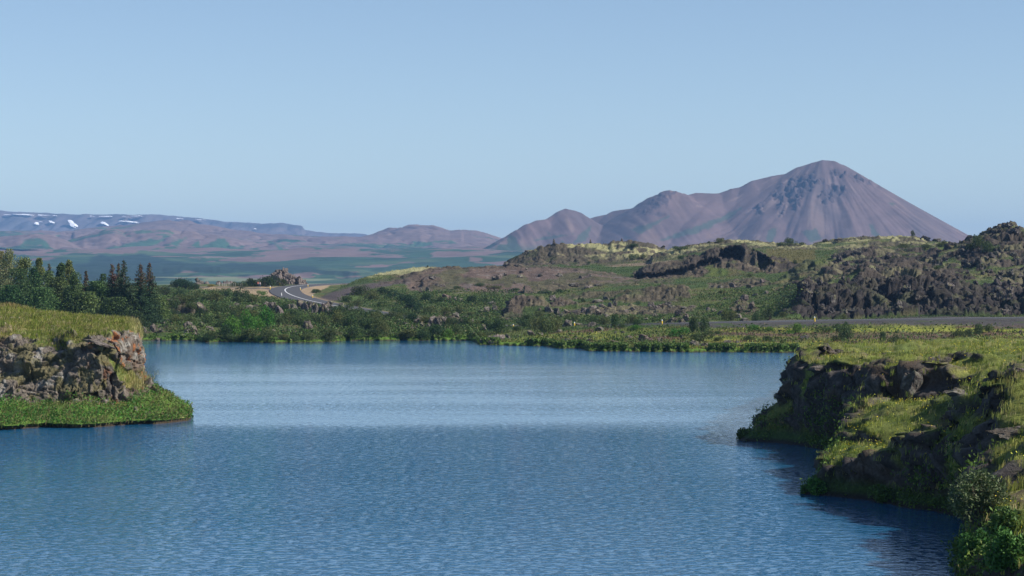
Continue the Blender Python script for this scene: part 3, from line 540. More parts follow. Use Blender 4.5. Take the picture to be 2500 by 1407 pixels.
dark = np.where((fx > 1900) & (Yf < 530), 1., np.where((fx > 1900) & (Yf < 780), .55, np.where((fx > 1545) & (Yf > 688) & (Yf < 715), .6, 0))); rcol = paint(rcol, dark*.9, rgb(.031, .027, .026)); rcol = rcol*(1+.5*fbm(Pf[:, 0]/.9, Yf/1.4, Pf[:, 2]/.9, 3, 640))[:, None]
c = c*(1-rockc[:, None])+rcol*rockc[:, None]; c = paint(c, ml*.85, rgb(.36, .35, .17))
# rubble displacement
act = rockc > .03
dsp = np.zeros(len(Yf)); Pa = Pf[act]
dsp[act] = chunk(Pa*[.9, 1, 1.7], 3.2, 900)*.24+chunk(Pa*[.9, 1, 1.5], 1.5, 910)*.55+chunk(Pa, .8, 920)*.35
big = (act & (fx > 1880) & (Yf < 720)); bigd = np.zeros(len(Yf)); bigd[big] = chunk(Pf[big]*[1, 1, 1.4], 9., 930, .8, .9)*.17+1.0*fbm(Pf[big, 0]/7, Pf[big, 1]/7, Pf[big, 2]/5, 3, 933)
amp = rockc*np.where((fx > 1880) & (Yf < 720), np.where(Yf < 520, 1.05, .62), np.where((Yf > 640) & (Yf < 726) & (soil > .3), .4, .62))
Pd = Pf+nz*(bigd*rockc+dsp*amp+.35*n_b*rockc+soil*(.7*fbm(Pf[:, 0]/6, Yf/9, Pf[:, 2]/3, 4, 515)+.3*n_b)*keep)[:, None]
# recesses: the rock face set back below its lip
for poly, d0, d1, dep in (([(1750, 624), (1762, 606), (1800, 603), (1816, 612), (1814, 627), (1780, 629)], 690, 712, 9), ([(1848, 612), (1872, 622), (1888, 650), (1872, 668), (1852, 660), (1848, 640)], 690, 712, 8), ([(1545, 684), (1640, 686), (1700, 662), (1760, 634), (1752, 622), (1690, 648), (1630, 663), (1555, 668)], 688, 712, 6),
                         ([(1000, 702), (1015, 684), (1030, 682), (1030, 700), (1010, 706)], 650, 725, 3), ([(1962, 740), (1985, 720), (2000, 745), (1985, 772), (1960, 765)], 470, 515, 3), ([(2215, 770), (2215, 720), (2260, 700), (2300, 712), (2270, 735), (2240, 772)], 470, 515, 3.5), ([(2370, 755), (2390, 735), (2480, 725), (2560, 735), (2480, 760), (2400, 772)], 470, 515, 3.0), ([(2100, 700), (2140, 685), (2165, 700), (2120, 715), (2060, 735)], 470, 520, 3.)):
    m = zone(poly, d0, d1, 2.5, 4); Pd[:, 1] += m*dep; Pd[:, 0] += m*dep*(fx-1250)/F; Pd[:, 2] -= m*dep*.05
P = Pd.reshape(P.shape)
tag(mk('shore_terrain', P, Q=gridq(*z.shape), mat=M_MID, col=c, smooth=True), kind='structure')
MID = Sheet(pxs, P); MIDc = c.reshape(z.shape+(3,)); MIDrock = rockc.reshape(z.shape)
mid_fx, mid_fy = proj(P)

# ------------------------------------------------------------------ roads
def strip(name, C, off, width, lift, mat, kind='structure'):
    C = np.asarray(C); t = np.gradient(C, axis=0)[:, :2]; t /= np.linalg.norm(t, axis=1, keepdims=True); nn = np.stack([t[:, 1], -t[:, 0]], -1)
    a = C.copy(); b = C.copy(); a[:, :2] += nn*(off-width/2); b[:, :2] += nn*(off+width/2); a[:, 2] += lift; b[:, 2] += lift
    sk = .35 if lift < .2 else .0
    if sk:
        a2 = a.copy(); b2 = b.copy(); a2[:, :2] -= nn*.5; b2[:, :2] += nn*.5; a2[:, 2] -= sk; b2[:, 2] -= sk; G = np.stack([a2, a, b, b2], 1)
    else: G = np.stack([a, b], 1)
    return tag(mk(name, G, Q=gridq(*G.shape[:2]), mat=mat, smooth=False), kind=kind)
strip('road', RCW, 0, 9.2, .12, M_ASPH); strip('road_marking', RCW, 0, .34, .20, M_PAINT); strip('side_road', SIDE[:-6], 0, 5.0, .08, M_ASPH)
# ------------------------------------------------------------------ left headland: shelf, cliff and grass top
def bicubic(C, nu, nv):
    C = np.asarray(C, float)
    def along(C, n):
        k = C.shape[0]; Cp = np.concatenate([2*C[:1]-C[1:2], C, 2*C[-1:]-C[-2:-1]])
        t = np.linspace(0, k-1-1e-6, n); i = t.astype(int); u = (t-i)[:, None, None]
        p0, p1, p2, p3 = Cp[i], Cp[i+1], Cp[i+2], Cp[i+3]
        return .5*((2*p1)+(-p0+p2)*u+(2*p0-5*p1+4*p2-p3)*u*u+(-p0+3*p1-3*p2+p3)*u**3)
    A = along(C, nu); return along(A.transpose(1, 0, 2), nv).transpose(1, 0, 2)
def zD(px, z, D): return (px, YH+(H-z)*F/D, D)
HL = [  # each line from off-frame left, along the front, round the point and back behind
    [zD(-330, -1.5, 168), zD(-150, -1.5, 168), zD(0, -1.5, 169), zD(100, -1.5, 169.5), zD(200, -1.5, 171), zD(320, -1.5, 174), zD(420, -1.5, 178), zD(476, -1.5, 184), zD(445, -1.5, 201), zD(370, -1.5, 236), zD(200, -1.5, 262)],
    [zD(-330, 0, 170), zD(-150, 0, 170), zD(0, 0, 171), zD(100, 0, 171.8), zD(200, 0, 173.3), zD(310, 0, 176), zD(410, 0, 179.5), zD(467, 0, 184.5), zD(435, 0, 199), zD(362, 0, 233), zD(200, 0, 260)],
    [zD(-330, .4, 170.4), zD(-150, .4, 170.4), zD(0, .4, 171.4), zD(100, .4, 172.2), zD(200, .4, 173.7), zD(310, .4, 176.5), zD(408, .4, 180), zD(463, .35, 185), zD(430, .5, 198), zD(358, .4, 231), zD(200, .4, 258)],
    [zD(-330, .7, 182), zD(-150, .7, 182), zD(0, .8, 183), zD(100, .75, 183), zD(200, .7, 184), zD(290, .7, 185), zD(365, .9, 188), zD(425, .65, 190), zD(392, 1.0, 200), zD(345, 1.0, 225), zD(200, 1., 250)],
    [zD(-330, 1.2, 190), zD(-150, 1.2, 190), zD(0, 1.1, 190), zD(100, .95, 190), zD(200, .75, 189.5), zD(285, .8, 190.5), zD(330, 1.3, 192.5), zD(372, 1.35, 196), zD(362, 1.5, 203), zD(335, 1.6, 222), zD(200, 2, 245)],
    [zD(-330, 2.6, 191.5), zD(-150, 2.5, 191.5), zD(0, 2.4, 191.5), zD(100, 2.2, 191.5), zD(200, 1.9, 190.6), zD(278, 1.9, 191.8), zD(312, 2.4, 194.5), zD(340, 2.6, 198), zD(345, 2.8, 205), zD(328, 3, 222), zD(200, 3, 242)],
    [zD(-330, 4.4, 194), zD(-150, 4.3, 194), zD(0, 4.2, 194), zD(100, 4.0, 193.5), zD(200, 3.8, 192), zD(275, 3.7, 192.2), zD(308, 3.8, 195), zD(338, 4., 198.5), zD(342, 4.2, 206), zD(325, 4.3, 222), zD(200, 4.5, 240)],
    [zD(-330, 6.1, 196.5), zD(-150, 6.0, 196.5), zD(0, 6.3, 196), zD(100, 5.9, 195.5), zD(200, 5.7, 194), zD(262, 6.1, 193.4), zD(300, 5.9, 196), zD(334, 5.9, 199), zD(338, 5.9, 207), zD(322, 5.7, 221), zD(200, 5.8, 238)],
    [zD(-330, 7.2, 200), zD(-150, 7.2, 200), zD(0, 7.1, 200), zD(100, 6.9, 200), zD(200, 6.7, 199), zD(255, 6.8, 198), zD(295, 6.9, 199), zD(329, 7.0, 201), zD(332, 6.8, 208), zD(315, 6.6, 220), zD(200, 6.6, 234)],
    [zD(-330, 8.4, 214), zD(-150, 8.4, 214), zD(0, 8.25, 214), zD(100, 8.0, 213), zD(170, 7.75, 211), zD(230, 7.6, 209), zD(280, 7.45, 208), zD(318, 7.3, 208), zD(316, 7.2, 211), zD(280, 7.3, 216), zD(200, 7.4, 222)],
    [zD(-330, 8.6, 224), zD(-150, 8.55, 224), zD(0, 8.45, 222), zD(100, 8.15, 220), zD(150, 7.9, 217), zD(200, 7.75, 214), zD(245, 7.6, 212), zD(290, 7.45, 211), zD(285, 7.4, 212), zD(250, 7.5, 214), zD(190, 7.6, 217)]]
C = np.array([[W(*q) for q in ln] for ln in HL]).transpose(1, 0, 2)
P = bicubic(C, 620, 330); lip = np.linspace(0, 10, 330)[None]; lip = sst(0, .8, lip)*sst(4.2, 2, lip)
P[..., 1] += lip*(2.2*fbm(P[..., 0]/2.5, P[..., 1]*.1, 0, 4, 690)); P[..., 0] += lip*.6*fbm(P[..., 1]/2.5, P[..., 0]*.1, 0, 3, 691); P[..., 2] += sst(1.6, 2.4, np.linspace(0, 10, 330))[None]*sst(4.6, 3.4, np.linspace(0, 10, 330))[None]*(.05+.35*fbm(P[..., 0]/2, P[..., 1]/2, 0, 3, 692)); nz = normals(P); Pf = P.reshape(-1, 3); nf = nz.reshape(-1, 3); out_ = np.array([.25, -.97, 0])
v = np.repeat(np.linspace(0, 10, 330)[None], 620, 0).ravel(); fx, fy = proj(Pf)
n_b = fbm(Pf[:, 0]/1.1, Pf[:, 1]/1.1, Pf[:, 2]/1.1, 4, 700); n_c = fbm(Pf[:, 0]/4, Pf[:, 1]/4, Pf[:, 2]/3, 3, 701)
n_e = fbm(Pf[:, 0]/2.4, Pf[:, 1]/2.4, 3, 3, 703)
rock = sst(3.75, 4.1, v+.35*n_b)*sst(7.5, 7.1, v+.5*n_b+.9*n_e)
rock *= 1-sst(.0, .3, polysd(fx, fy, [(270, 870), (300, 900), (345, 935), (345, 960), (300, 950), (285, 915), (262, 872)])/8.)*.9
rock = np.maximum(rock, sst(-3, 3, polysd(fx, fy, [(120, 800), (170, 800), (180, 822), (130, 824)])+4*n_b)*.8)
brow = np.where((v > 7) & (v < 8.6), sst(.25, .5, n_c+.3*n_b), 0)*.7; rock = np.maximum(rock, brow*sst(330, 200, fx))
wp = Pf+.35*np.stack([fbm(Pf[:, 0]/1.2, Pf[:, 1]/1.2, Pf[:, 2]/1.2, 2, 760+j) for j in range(3)], -1)
wp2 = wp@np.array([[.9, .1, -.35], [0, 1, 0], [.35, 0, .95]])
d1 = chunk(wp2*[.7, 1, 1.2], 2.3, 720, .30, .75, .16, .05)*.42+chunk(wp2*[.8, 1, 1.3], .85, 730, .35, .7, .2, .07)*.36+chunk(wp, .33, 735, .35, .7, .2, .1)*.4+.22*fbm(Pf[:, 0]/1.7, Pf[:, 1]/1.7, Pf[:, 2]/1.2, 4, 739)
Pd = Pf+(nf*.8+out_*.4)*((d1+.12*n_b)*rock)[:, None]+nf*((1-rock)*sst(1.3, 2.5, v)*(.18*n_b+.3*n_c))[:, None]
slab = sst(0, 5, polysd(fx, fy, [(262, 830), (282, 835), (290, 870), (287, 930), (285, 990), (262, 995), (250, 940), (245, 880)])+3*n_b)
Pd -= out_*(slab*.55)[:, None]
for pl, dep in (([(205, 958), (240, 955), (250, 985), (200, 990)], 1.3), ([(172, 955), (182, 945), (185, 985), (172, 985)], .9), ([(88, 980), (120, 970), (125, 990), (90, 995)], .9), ([(200, 850), (250, 862), (240, 872), (200, 862)], .8), ([(300, 870), (335, 880), (335, 886), (300, 880)], .6), ([(75, 900), (90, 930), (84, 960), (78, 930)], .4)):
    Pd -= out_*(sst(0, 4, polysd(fx, fy, pl)+3*n_b)*dep)[:, None]
gr1 = rgb(.13, .16, .035)*(1+.3*n_b)[:, None]; gr1 = paint(gr1, sst(-.1, .4, n_c+.4*n_b), rgb(.27, .235, .095))
gr1 = paint(gr1, sst(8.5, 9.5, v+.5*n_b)*.5, rgb(.22, .15, .09))
shf = rgb(.085, .16, .022)*(1+.35*n_b)[:, None]; gr1 = np.where((v < 4.4)[:, None], shf, gr1); gr1 = paint(gr1, sst(1.9, 1.2, v), rgb(.05, .035, .02))
rk = rgb(.15, .128, .105)*(1+.3*fbm(Pf[:, 0]/.5, Pf[:, 1]/.5, Pf[:, 2]/.5, 4, 741))[:, None]; rk = paint(rk, sst(.1, .5, n_c)*.8, rgb(.125, .088, .062)); rk = paint(rk, sst(.2, .4, fbm(Pf[:, 0]/.9, Pf[:, 1]/.9, Pf[:, 2]/.9, 4, 745))*.6, rgb(.33, .32, .29))
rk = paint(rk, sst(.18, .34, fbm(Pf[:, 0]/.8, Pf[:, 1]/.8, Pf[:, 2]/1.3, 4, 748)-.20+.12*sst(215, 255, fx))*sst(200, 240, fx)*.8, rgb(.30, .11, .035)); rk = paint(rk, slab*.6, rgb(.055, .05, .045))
rk = paint(rk, sst(.3, .45, n_b-.5*n_c)*.6, rgb(.13, .12, .04))
c = gr1*(1-rock[:, None])+rk*rock[:, None]; PH = Pd.reshape(P.shape)
tag(mk('headland', PH, Q=gridq(620, 330), mat=M_NEAR, col=c), 'green-topped rocky headland jutting into the lake at the left edge', 'headland', kind='structure')

# ------------------------------------------------------------------ right bank
SHR = [(3200, 335), (2150, 333), (2085, 290), (2060, 270), (1990, 215), (1925, 180), (1860, 166), (1803, 160), (1815, 157.8), (1850, 157.2), (1900, 156), (1960, 153), (2025, 149.5), (2075, 144), (2070, 135), (2015, 127), (1970, 123), (1955, 121), (1985, 119), (2050, 117), (2100, 115.5), (2150, 114), (2250, 110.5), (2335, 107), (2362, 102), (2352, 96), (2338, 91), (2335, 86), (2343, 80), (2400, 72), (2550, 64), (3000, 54)]
SW = np.array([[D*(px-1250)/F, D] for px, D in SHR]); poly = np.vstack([SW, [[160, 54], [160, 335]]])
xs = np.concatenate([np.arange(12.5, 40, .115), np.arange(40, 95, .9)]); ys = np.concatenate([np.arange(62, 178, .15), np.arange(178, 334, .8)])
X, Y = np.meshgrid(xs, ys, indexing='ij'); xw = X+.5*fbm(X/2.2, Y/2.2, 0, 3, 801); yw = Y+.5*fbm(X/2.2, Y/2.2, 7, 3, 802)
d = polysd(xw, yw, poly)
CP = np.array([W(*q) for q in [(1930, 886, 172), (1980, 868, 190), (2100, 868, 178), (2200, 862, 185), (2500, 852, 185), (2100, 885, 166), (2250, 882, 160), (2400, 880, 150), (2120, 864, 240), (2500, 856, 240), (2700, 850, 300), (2150, 862, 300), (2350, 860, 285), (2300, 862, 225),
      (2150, 1012, 136), (2300, 975, 130), (2220, 1090, 119), (2120, 1095, 120), (2350, 1040, 116), (2060, 1095, 124), (2450, 930, 128), (2560, 905, 122), (2330, 1200, 104), (2440, 1140, 102), (2500, 1120, 100), (2470, 980, 112), (2560, 960, 108), (2420, 1290, 90), (2500, 1200, 90), (2700, 1050, 92), (2500, 1330, 80), (2700, 1250, 75), (2330, 925, 142), (2480, 890, 142)]])
def idw(C_):
    wt = 0; zt = 0
    for q in C_:
        w_ = 1/((X-q[0])**2+((Y-q[1])*.8)**2+3)**1.6; wt = wt+w_; zt = zt+w_*q[2]
    return zt/wt
lnx = lambda x, y, a, b: ((x-a[0])*(b[1]-a[1])-(y-a[1])*(b[0]-a[0]))/math.hypot(b[0]-a[0], b[1]-a[1])
wig_ = .9*fbm(X/3, Y/3, 0, 3, 806)
s1 = -lnx(X, Y, (20.6, 144.), (31., 129.5))+wig_; s2 = -lnx(X, Y, (19.6, 103.5), (27., 98.))+wig_
hi = CP[:, 1] > 137; lo = (CP[:, 1] > 105) & (CP[:, 1] <= 137); nr = CP[:, 1] <= 112
z1, z2, z3 = idw(CP[hi]), idw(CP[lo]), idw(CP[nr])
zt = z2-.4+(z1-z2+.5)*sst(-.2, 1.3, s1); zt = z3+(zt-z3)*sst(-.8, 1.2, s2)
zt = zt+1.9*np.exp(-(np.clip(26.5-X, 0, 99)**2/3.+np.clip(X-26.5, 0, 99)**2/60+(Y-117)**2/38))+1.2*np.exp(-((X-23.6)**2/2.5+(Y-108)**2/14))+1.5*np.exp(-(np.clip(21.5-X, 0, 99)**2/3+np.clip(X-21.5, 0, 99)**2/60+(Y-88)**2/20))
# a dip between the first and second lobes
n1 = fbm(X/5, Y/5, 0, 3, 810); n2 = fbm(X/1.6, Y/1.6, 0, 4, 811)
zt = zt+.6*n1+.22*n2+.45*np.abs(fbm(X/2.6, Y/3.4, 2, 2, 812))+sst(3, 16, X-Y*.24)*sst(200, 160, Y)*2.
left_end = sst(23.5, 18.5, X)*sst(147, 152, Y)
slope = (2.1+1.3*sst(148, 156, Y)+1.0*fbm(X/4, Y/4, 3, 3, 815))*(1-left_end)+left_end*(1.15+.8*fbm(X/3, Y/3, 3, 3, 816))
prof = np.where(d < 0, d*.9, .32+np.maximum(d-.7, 0)*np.maximum(slope, .55)); prof = np.where((d >= 0) & (d < .7), .32*d/.7, prof)
kk = .5; z = -np.log(np.exp(-np.clip(prof, -3, 20)/kk)+np.exp(-zt/kk))*kk
# broken edge of the turf: steps
stp = sst(.15, .3, fbm(X/3.2, Y/6, 1, 3, 820)); z = z-stp*sst(1, 3, d)*sst(14, 6, d)*.7
z = np.where(d < -2.5, -2.2, z)
P = np.stack([X, Y, z], -1); nz = normals(P); Pf = P.reshape(-1, 3); nf = nz.reshape(-1, 3); fx, fy = proj(Pf); df = d.ravel()
n_b = fbm(Pf[:, 0]/.9, Pf[:, 1]/.9, Pf[:, 2]/.9, 4, 830); n_c = fbm(Pf[:, 0]/3, Pf[:, 1]/3, Pf[:, 2]/2, 3, 831)
rock = sst(.80, .64, nf[:, 2]+.10*n_b)*sst(-.45, -.1, n_c+.3*n_b+.1)*sst(.5, 1.0, Pf[:, 2])
rock = np.maximum(rock, sst(.45, .56, n_c+.35*n_b)*.9*sst(9, 5, df)*sst(.5, 1, Pf[:, 2]))
act = rock > .03; dsp = np.zeros(len(Pf)); dsp[act] = chunk(Pf[act]*[1, 1, 1.3], 1.3, 840, .4, .9, .25, .07)*.5+chunk(Pf[act]*[1, 1, 1.3], .5, 845, .5, .9, .3, .1)*.7
hd = nf.copy(); hd[:, 2] *= .5
Pd = Pf+hd*(dsp*rock)[:, None]+hd*(rock*.35)[:, None]
Pd += nf*((1-rock)*sst(.3, 1, Pf[:, 2])*.12*n_b)[:, None]
# the turf overhangs the face
gdx, gdy = np.gradient(d, xs, ys); face = (sst(7, 3, d)*sst(.9, 3.2, z)*sst(.05, 1, d)*(1-left_end)).ravel(); Pd[:, 0] -= face*gdx.ravel()*1.1; Pd[:, 1] -= face*gdy.ravel()*.8
# deep seams under the turf lip
und = sst(.25, .5, fbm(Pf[:, 0]/1.5, Pf[:, 1]/3, Pf[:, 2]/.9, 3, 850))*rock; Pd[:, 0] += und*.7; Pd[:, 1] += und*.5
c = rgb(.15, .175, .038)*(1+.3*n_b)[:, None]; c = paint(c, sst(0, .5, n_c+.3*n_b)*.55, rgb(.25, .23, .08)); c = paint(c, sst(.2, .5, fbm(Pf[:, 0]/2, Pf[:, 1]/2, 3, 4, 852)), rgb(.10, .13, .03))
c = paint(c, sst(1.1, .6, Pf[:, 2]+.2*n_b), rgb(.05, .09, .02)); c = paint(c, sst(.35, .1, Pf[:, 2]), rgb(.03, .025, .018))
rk = rgb(.062, .053, .048)*(1+.5*n_b)[:, None]; rk = paint(rk, sst(.2, .45, n_c)*.5, rgb(.12, .085, .055)); rk = paint(rk, sst(.2, .4, fbm(Pf[:, 0]/.35, Pf[:, 1]/.35, Pf[:, 2]/.35, 3, 857))*.5, rgb(.17, .155, .14)); c = c*(1-rock[:, None])+rk*rock[:, None]
PB = Pd.reshape(P.shape)
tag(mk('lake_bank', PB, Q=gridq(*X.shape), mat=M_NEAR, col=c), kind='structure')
BK_d, BK_z, BK_rock = d, z, rock.reshape(d.shape)

# ------------------------------------------------------------------ ground cover meshes ("stuff")
def blades(name, roots, h, wd, col, lean=(0.35, 0.), lab=None, mat=None, nrm=None):
    n = len(roots); a = R.uniform(0, 2*math.pi, n); side = np.stack([np.cos(a), np.sin(a), 0*a], -1)*(wd/2)[:, None]
    ln = R.normal(0, .32, (n, 3)); ln[:, 2] = 0; ln[:, 0] += lean[0]; ln[:, 1] += lean[1]
    up = np.zeros((n, 3)); up[:, 2] = 1
    if nrm is not None: up = up*.6+nrm*.6
    m = roots+(up*.6+ln*.25)*h[:, None]; t = roots+(up*(.95-.25*np.abs(ln[:, :1]))+ln*.8)*h[:, None]
    V = np.stack([roots-side, roots+side, m+side*.7, m-side*.7, t], 1).reshape(-1, 3); i = np.arange(n)[:, None]*5
    return mk(name, V, T=i+np.array([[3, 2, 4]]), Q=i+np.array([[0, 1, 2, 3]]), mat=mat or M_GRASS, col=np.repeat(col, 5, 0), smooth=False)
def leaves(name, ctr, s, col, mat=None, parent=None, flat=.5, link=True):
    n = len(ctr); u = R.normal(0, 1, (n, 3)); u /= np.linalg.norm(u, axis=1, keepdims=True); v = R.normal(0, 1, (n, 3)); v[:, 2] += flat; v = np.cross(u, v); v /= np.linalg.norm(v, axis=1, keepdims=True)+1e-9
    s = np.asarray(s)[:, None] if np.ndim(s) else s
    V = np.stack([ctr-u*s, ctr+v*s*.45, ctr+u*s, ctr-v*s*.45], 1).reshape(-1, 3)
    return mk(name, V, Q=np.arange(4*n).reshape(-1, 4), mat=mat or M_LEAF, col=np.repeat(col, 4, 0), smooth=False, parent=parent, link=link)
def cellpick(P, wgt, n):
    """random points on a grid sheet with probability weight x area"""
    A = np.linalg.norm(np.cross(P[1:, :-1]-P[:-1, :-1], P[:-1, 1:]-P[:-1, :-1]), axis=-1)*wgt[:-1, :-1]; pr = A.ravel()/A.sum()
    k = R.choice(len(pr), n, p=pr); i, j = np.divmod(k, A.shape[1]); u = R.random(n)[:, None]; v = R.random(n)[:, None]
    return P[i, j]+(P[i+1, j]-P[i, j])*u+(P[i, j+1]-P[i, j])*v, i, j
def tone(n, cols, pr=None, v=.25):
    c = np.array(cols)[R.choice(len(cols), n, p=pr)]; return c*(1+v*R.uniform(-1, 1, n))[:, None]
GT = [(.25, .28, .05), (.18, .23, .04), (.36, .31, .12), (.42, .36, .20), (.12, .17, .03)]
# right bank grass (taller tufts in clumps)
vis = sst(-6, 0, Y-62)*sst(.4, .9, z)*(1-.85*BK_rock)*sst(80, 74, X)*np.where(X < Y*.235+2.5, 1, .08)*np.where(Y > 178, .6, 1)*np.clip((Y/120)**-1.5, .2, 3)
tp, i, j = cellpick(PB, vis, 15000)
clump = R.choice(15000, 150000); rt = tp[clump]+R.normal(0, .13, (150000, 3))*[1, 1, .15]; rt[:, 2] -= .04
tc = 1.15*tone(15000, GT, [.38, .3, .12, .04, .16], .3); nn_ = fbm(tp[:, 0]/3, tp[:, 1]/3, 0, 3, 861); tc = paint(tc, sst(.1, .4, nn_)*.4, rgb(.36, .31, .12)); tc = paint(tc, sst(-.1, -.4, nn_)*.6, rgb(.12, .17, .035))
hh = ((.22+.26*R.random(15000)+.12*np.clip(nn_, -1, 1))*np.where(tp[:, 1] > 178, 1.3, 1))[clump]*R.uniform(.6, 1.1, 150000)
tag(blades('bank_grass', rt, hh, R.uniform(.02, .045, 150000), tc[clump]*R.uniform(.8, 1.2, (150000, 1)), (.30, -.1)), kind='stuff')
# yellow flower heads over the turf
wy = vis*sst(.0, .3, fbm(X/4, Y/7, 2, 3, 870)+.15); tp, i, j = cellpick(PB, wy, 6000); tp[:, 2] += .28
tag(leaves('yellow_flowers', tp, R.uniform(.03, .075, 6000), tone(6000, [(.62, .56, .03), (.45, .52, .06)], None, .2)), kind='stuff')
# green herbs along the waterline of the bank
wl = sst(-.2, .1, d)*sst(2.4, .8, d)*np.where((X < Y*.235+2) & (Y < 178), 1, 0)*sst(-.25, .25, fbm(X/3, Y/3, 4, 3, 872)+.15); tp, i, j = cellpick(PB, wl, 26000); tp += R.normal(0, .12, tp.shape); tp[:, 2] = np.maximum(tp[:, 2], .04)+R.random(26000)**1.5*.45
tag(leaves('shore_herbs', tp, R.uniform(.05, .13, 26000), tone(26000, [(.07, .15, .025), (.10, .20, .03), (.05, .10, .02), (.16, .24, .05)], [.35, .3, .25, .1])), kind='stuff')
# headland grass and herb shelf
vv = np.linspace(0, 10, 330)[None]*np.ones((620, 1)); rockH = rock_h = None
RH = 1-0*vv
wH = sst(7.0, 7.5, vv+.9*n_e.reshape(vv.shape))*(1-.8*brow.reshape(vv.shape)); hx, hy = proj(PH); wH = np.maximum(wH, sst(0, 6, polysd(hx.ravel(), hy.ravel(), [(270, 870), (300, 890), (345, 925), (350, 962), (300, 950), (285, 915)]).reshape(hx.shape)))*np.where(hx > -120, 1, 0)
tp, i, j = cellpick(PH, wH, 9000); clump = R.choice(9000, 70000); rt = tp[clump]+R.normal(0, .15, (70000, 3))*[1, 1, .2]; rt[:, 2] -= .03
tx, ty = proj(tp); tc = tone(9000, GT, [.3, .28, .2, .07, .15], .3); tc = paint(tc, sst(300, 335, tx)*.6, rgb(.40, .35, .17)); tc = paint(tc, sst(762, 750, ty-.07*(tx-100))*.45, rgb(.30, .17, .12))
hh = (.25+.28*R.random(9000)+.18*sst(290, 330, tx))[clump]*R.uniform(.6, 1.1, 70000)
tag(blades('headland_grass', rt, hh, R.uniform(.025, .05, 70000), tc[clump]*R.uniform(.8, 1.2, (70000, 1)), (.35, -.15)), kind='stuff')
wS = sst(1.0, 1.4, vv)*sst(4.6, 3.9, vv)*np.where(hx > -120, 1, 0)*np.clip(1.4-vv*.22, .3, 1.2); tp, i, j = cellpick(PH, wS, 34000); tp[:, 2] = np.maximum(tp[:, 2], .02)+R.random(34000)**1.6*(.36+.25*fbm(tp[:, 0]/1.2, tp[:, 1]/1.2, 0, 2, 5)); tp += R.normal(0, .1, tp.shape)*[1, 1, .2]
tc = tone(34000, [(.10, .21, .025), (.13, .25, .03), (.06, .13, .02), (.20, .27, .05), (.24, .2, .08)], [.34, .26, .2, .13, .07]); pn = fbm(tp[:, 0]/2.2, tp[:, 1]/2.2, 0, 3, 77); tc = paint(tc, sst(.1, .35, pn)*.7, rgb(.19, .19, .055)); tc = paint(tc, sst(-.15, -.4, pn)*.6, rgb(.05, .10, .02))
sp = tp[R.choice(34000, 11000)].copy(); sp[:, 2] = np.maximum(sp[:, 2]-.2, .05)
tag(blades('shelf_grass', sp, R.uniform(.25, .6, 11000), R.uniform(.02, .045, 11000), tone(11000, [(.22, .22, .07), (.30, .24, .12), (.14, .18, .04), (.22, .13, .08)], None, .3)), kind='stuff')
tag(leaves('headland_herbs', tp, R.uniform(.055, .14, 34000), tc), kind='stuff')
# shoreline fringe and undergrowth of the far shore
sd2 = (Ds[None, :]-shD[:, None]); xin = (pxs > -60) & (pxs < 2560)
wF = sst(.2, .8, sd2)*sst(6.5, 3, sd2)*xin[:, None]*np.where(pxs[:, None] < 2050, 1, 0)*np.where(pxs[:, None] < 1165, .35, 1)*sst(-.35, .15, fbm(pxs/22, pxs*0, 0, 3, 66))[:, None]; tp, i, j = cellpick(P0 := MID.P, wF, 42000); tp[:, 2] += R.random(42000)**1.3*np.where(proj(tp)[0] < 1165, .5, .8)
tag(leaves('shoreline_plants', tp, R.uniform(.14, .30, 42000), tone(42000, [(.10, .16, .025), (.14, .19, .035), (.055, .09, .02), (.19, .20, .06)], [.35, .25, .28, .12])), kind='stuff')
wd = np.zeros(sd2.shape)
for pl, k_ in (([(-60, 840), (-60, 700), (340, 700), (480, 712), (560, 712), (660, 730), (800, 752), (960, 778), (1180, 800), (1180, 835), (340, 835)], 1.), ([(800, 742), (900, 706), (990, 712), (1400, 715), (1250, 735), (1210, 790), (1150, 790), (960, 770)], 1.), ([(1210, 800), (1280, 770), (1600, 778), (1960, 770), (1960, 700), (1700, 720), (1700, 785), (1500, 790), (1300, 800)], .55), ([(1180, 840), (1430, 806), (2500, 795), (2500, 850), (1950, 858), (1430, 855)], .13)):
    m = polysd(mid_fx.ravel(), mid_fy.ravel(), pl).reshape(wd.shape) > 0; wd = np.maximum(wd, m*k_)
rdm = np.minimum(rd, sdist); rdm = rdm-(8.+12*(pxs[:, None] > 1720))*(pxs[:, None] > 1420)*(Ds[None, :] < 445); wd *= (rdm > 7.5)*(1-.9*MIDrock)*(sd2 > 2)*(Ds[None, :] < 735)
wd *= sst(-.35, .2, fbm(X_ := MID.P[..., 0]/7, MID.P[..., 1]/7, 0, 3, 880)+.1); wd = wd*np.linalg.norm(MID.P, axis=-1)**-1.0*300
tp, i, j = cellpick(MID.P, wd, 120000); tp[:, 2] += R.random(120000)**1.2*1.0-.05
tag(leaves('undergrowth', tp, R.uniform(.16, .34, 120000), tone(120000, [(.06, .10, .022), (.085, .13, .028), (.04, .062, .018), (.13, .16, .04), (.14, .11, .06)], [.33, .27, .22, .11, .07])), kind='stuff')
# turf tufts over the open green slopes
wd2 = (1-MIDrock)*(rdm > 6)*(sd2 > 1.5)*(Ds[None, :] < 960)*np.where((pxs[:, None] > 830) & (pxs[:, None] < 2560), 1, 0)*(1-.9*sst(.01, .3, soil.reshape(MIDrock.shape)+scree.reshape(MIDrock.shape)+gra.reshape(MIDrock.shape)))*(np.linalg.norm(MID.P, axis=-1)/450)**-1.3
k = 110000; tp, i, j = cellpick(MID.P, wd2, k); tcol = MIDc[i, j]*R.uniform(.8, 1.75, (k, 1)); tp[:, 2] += .02
tag(blades('meadow_grass', tp, R.uniform(.15, .5, k), R.uniform(.08, .2, k), tcol), kind='stuff')

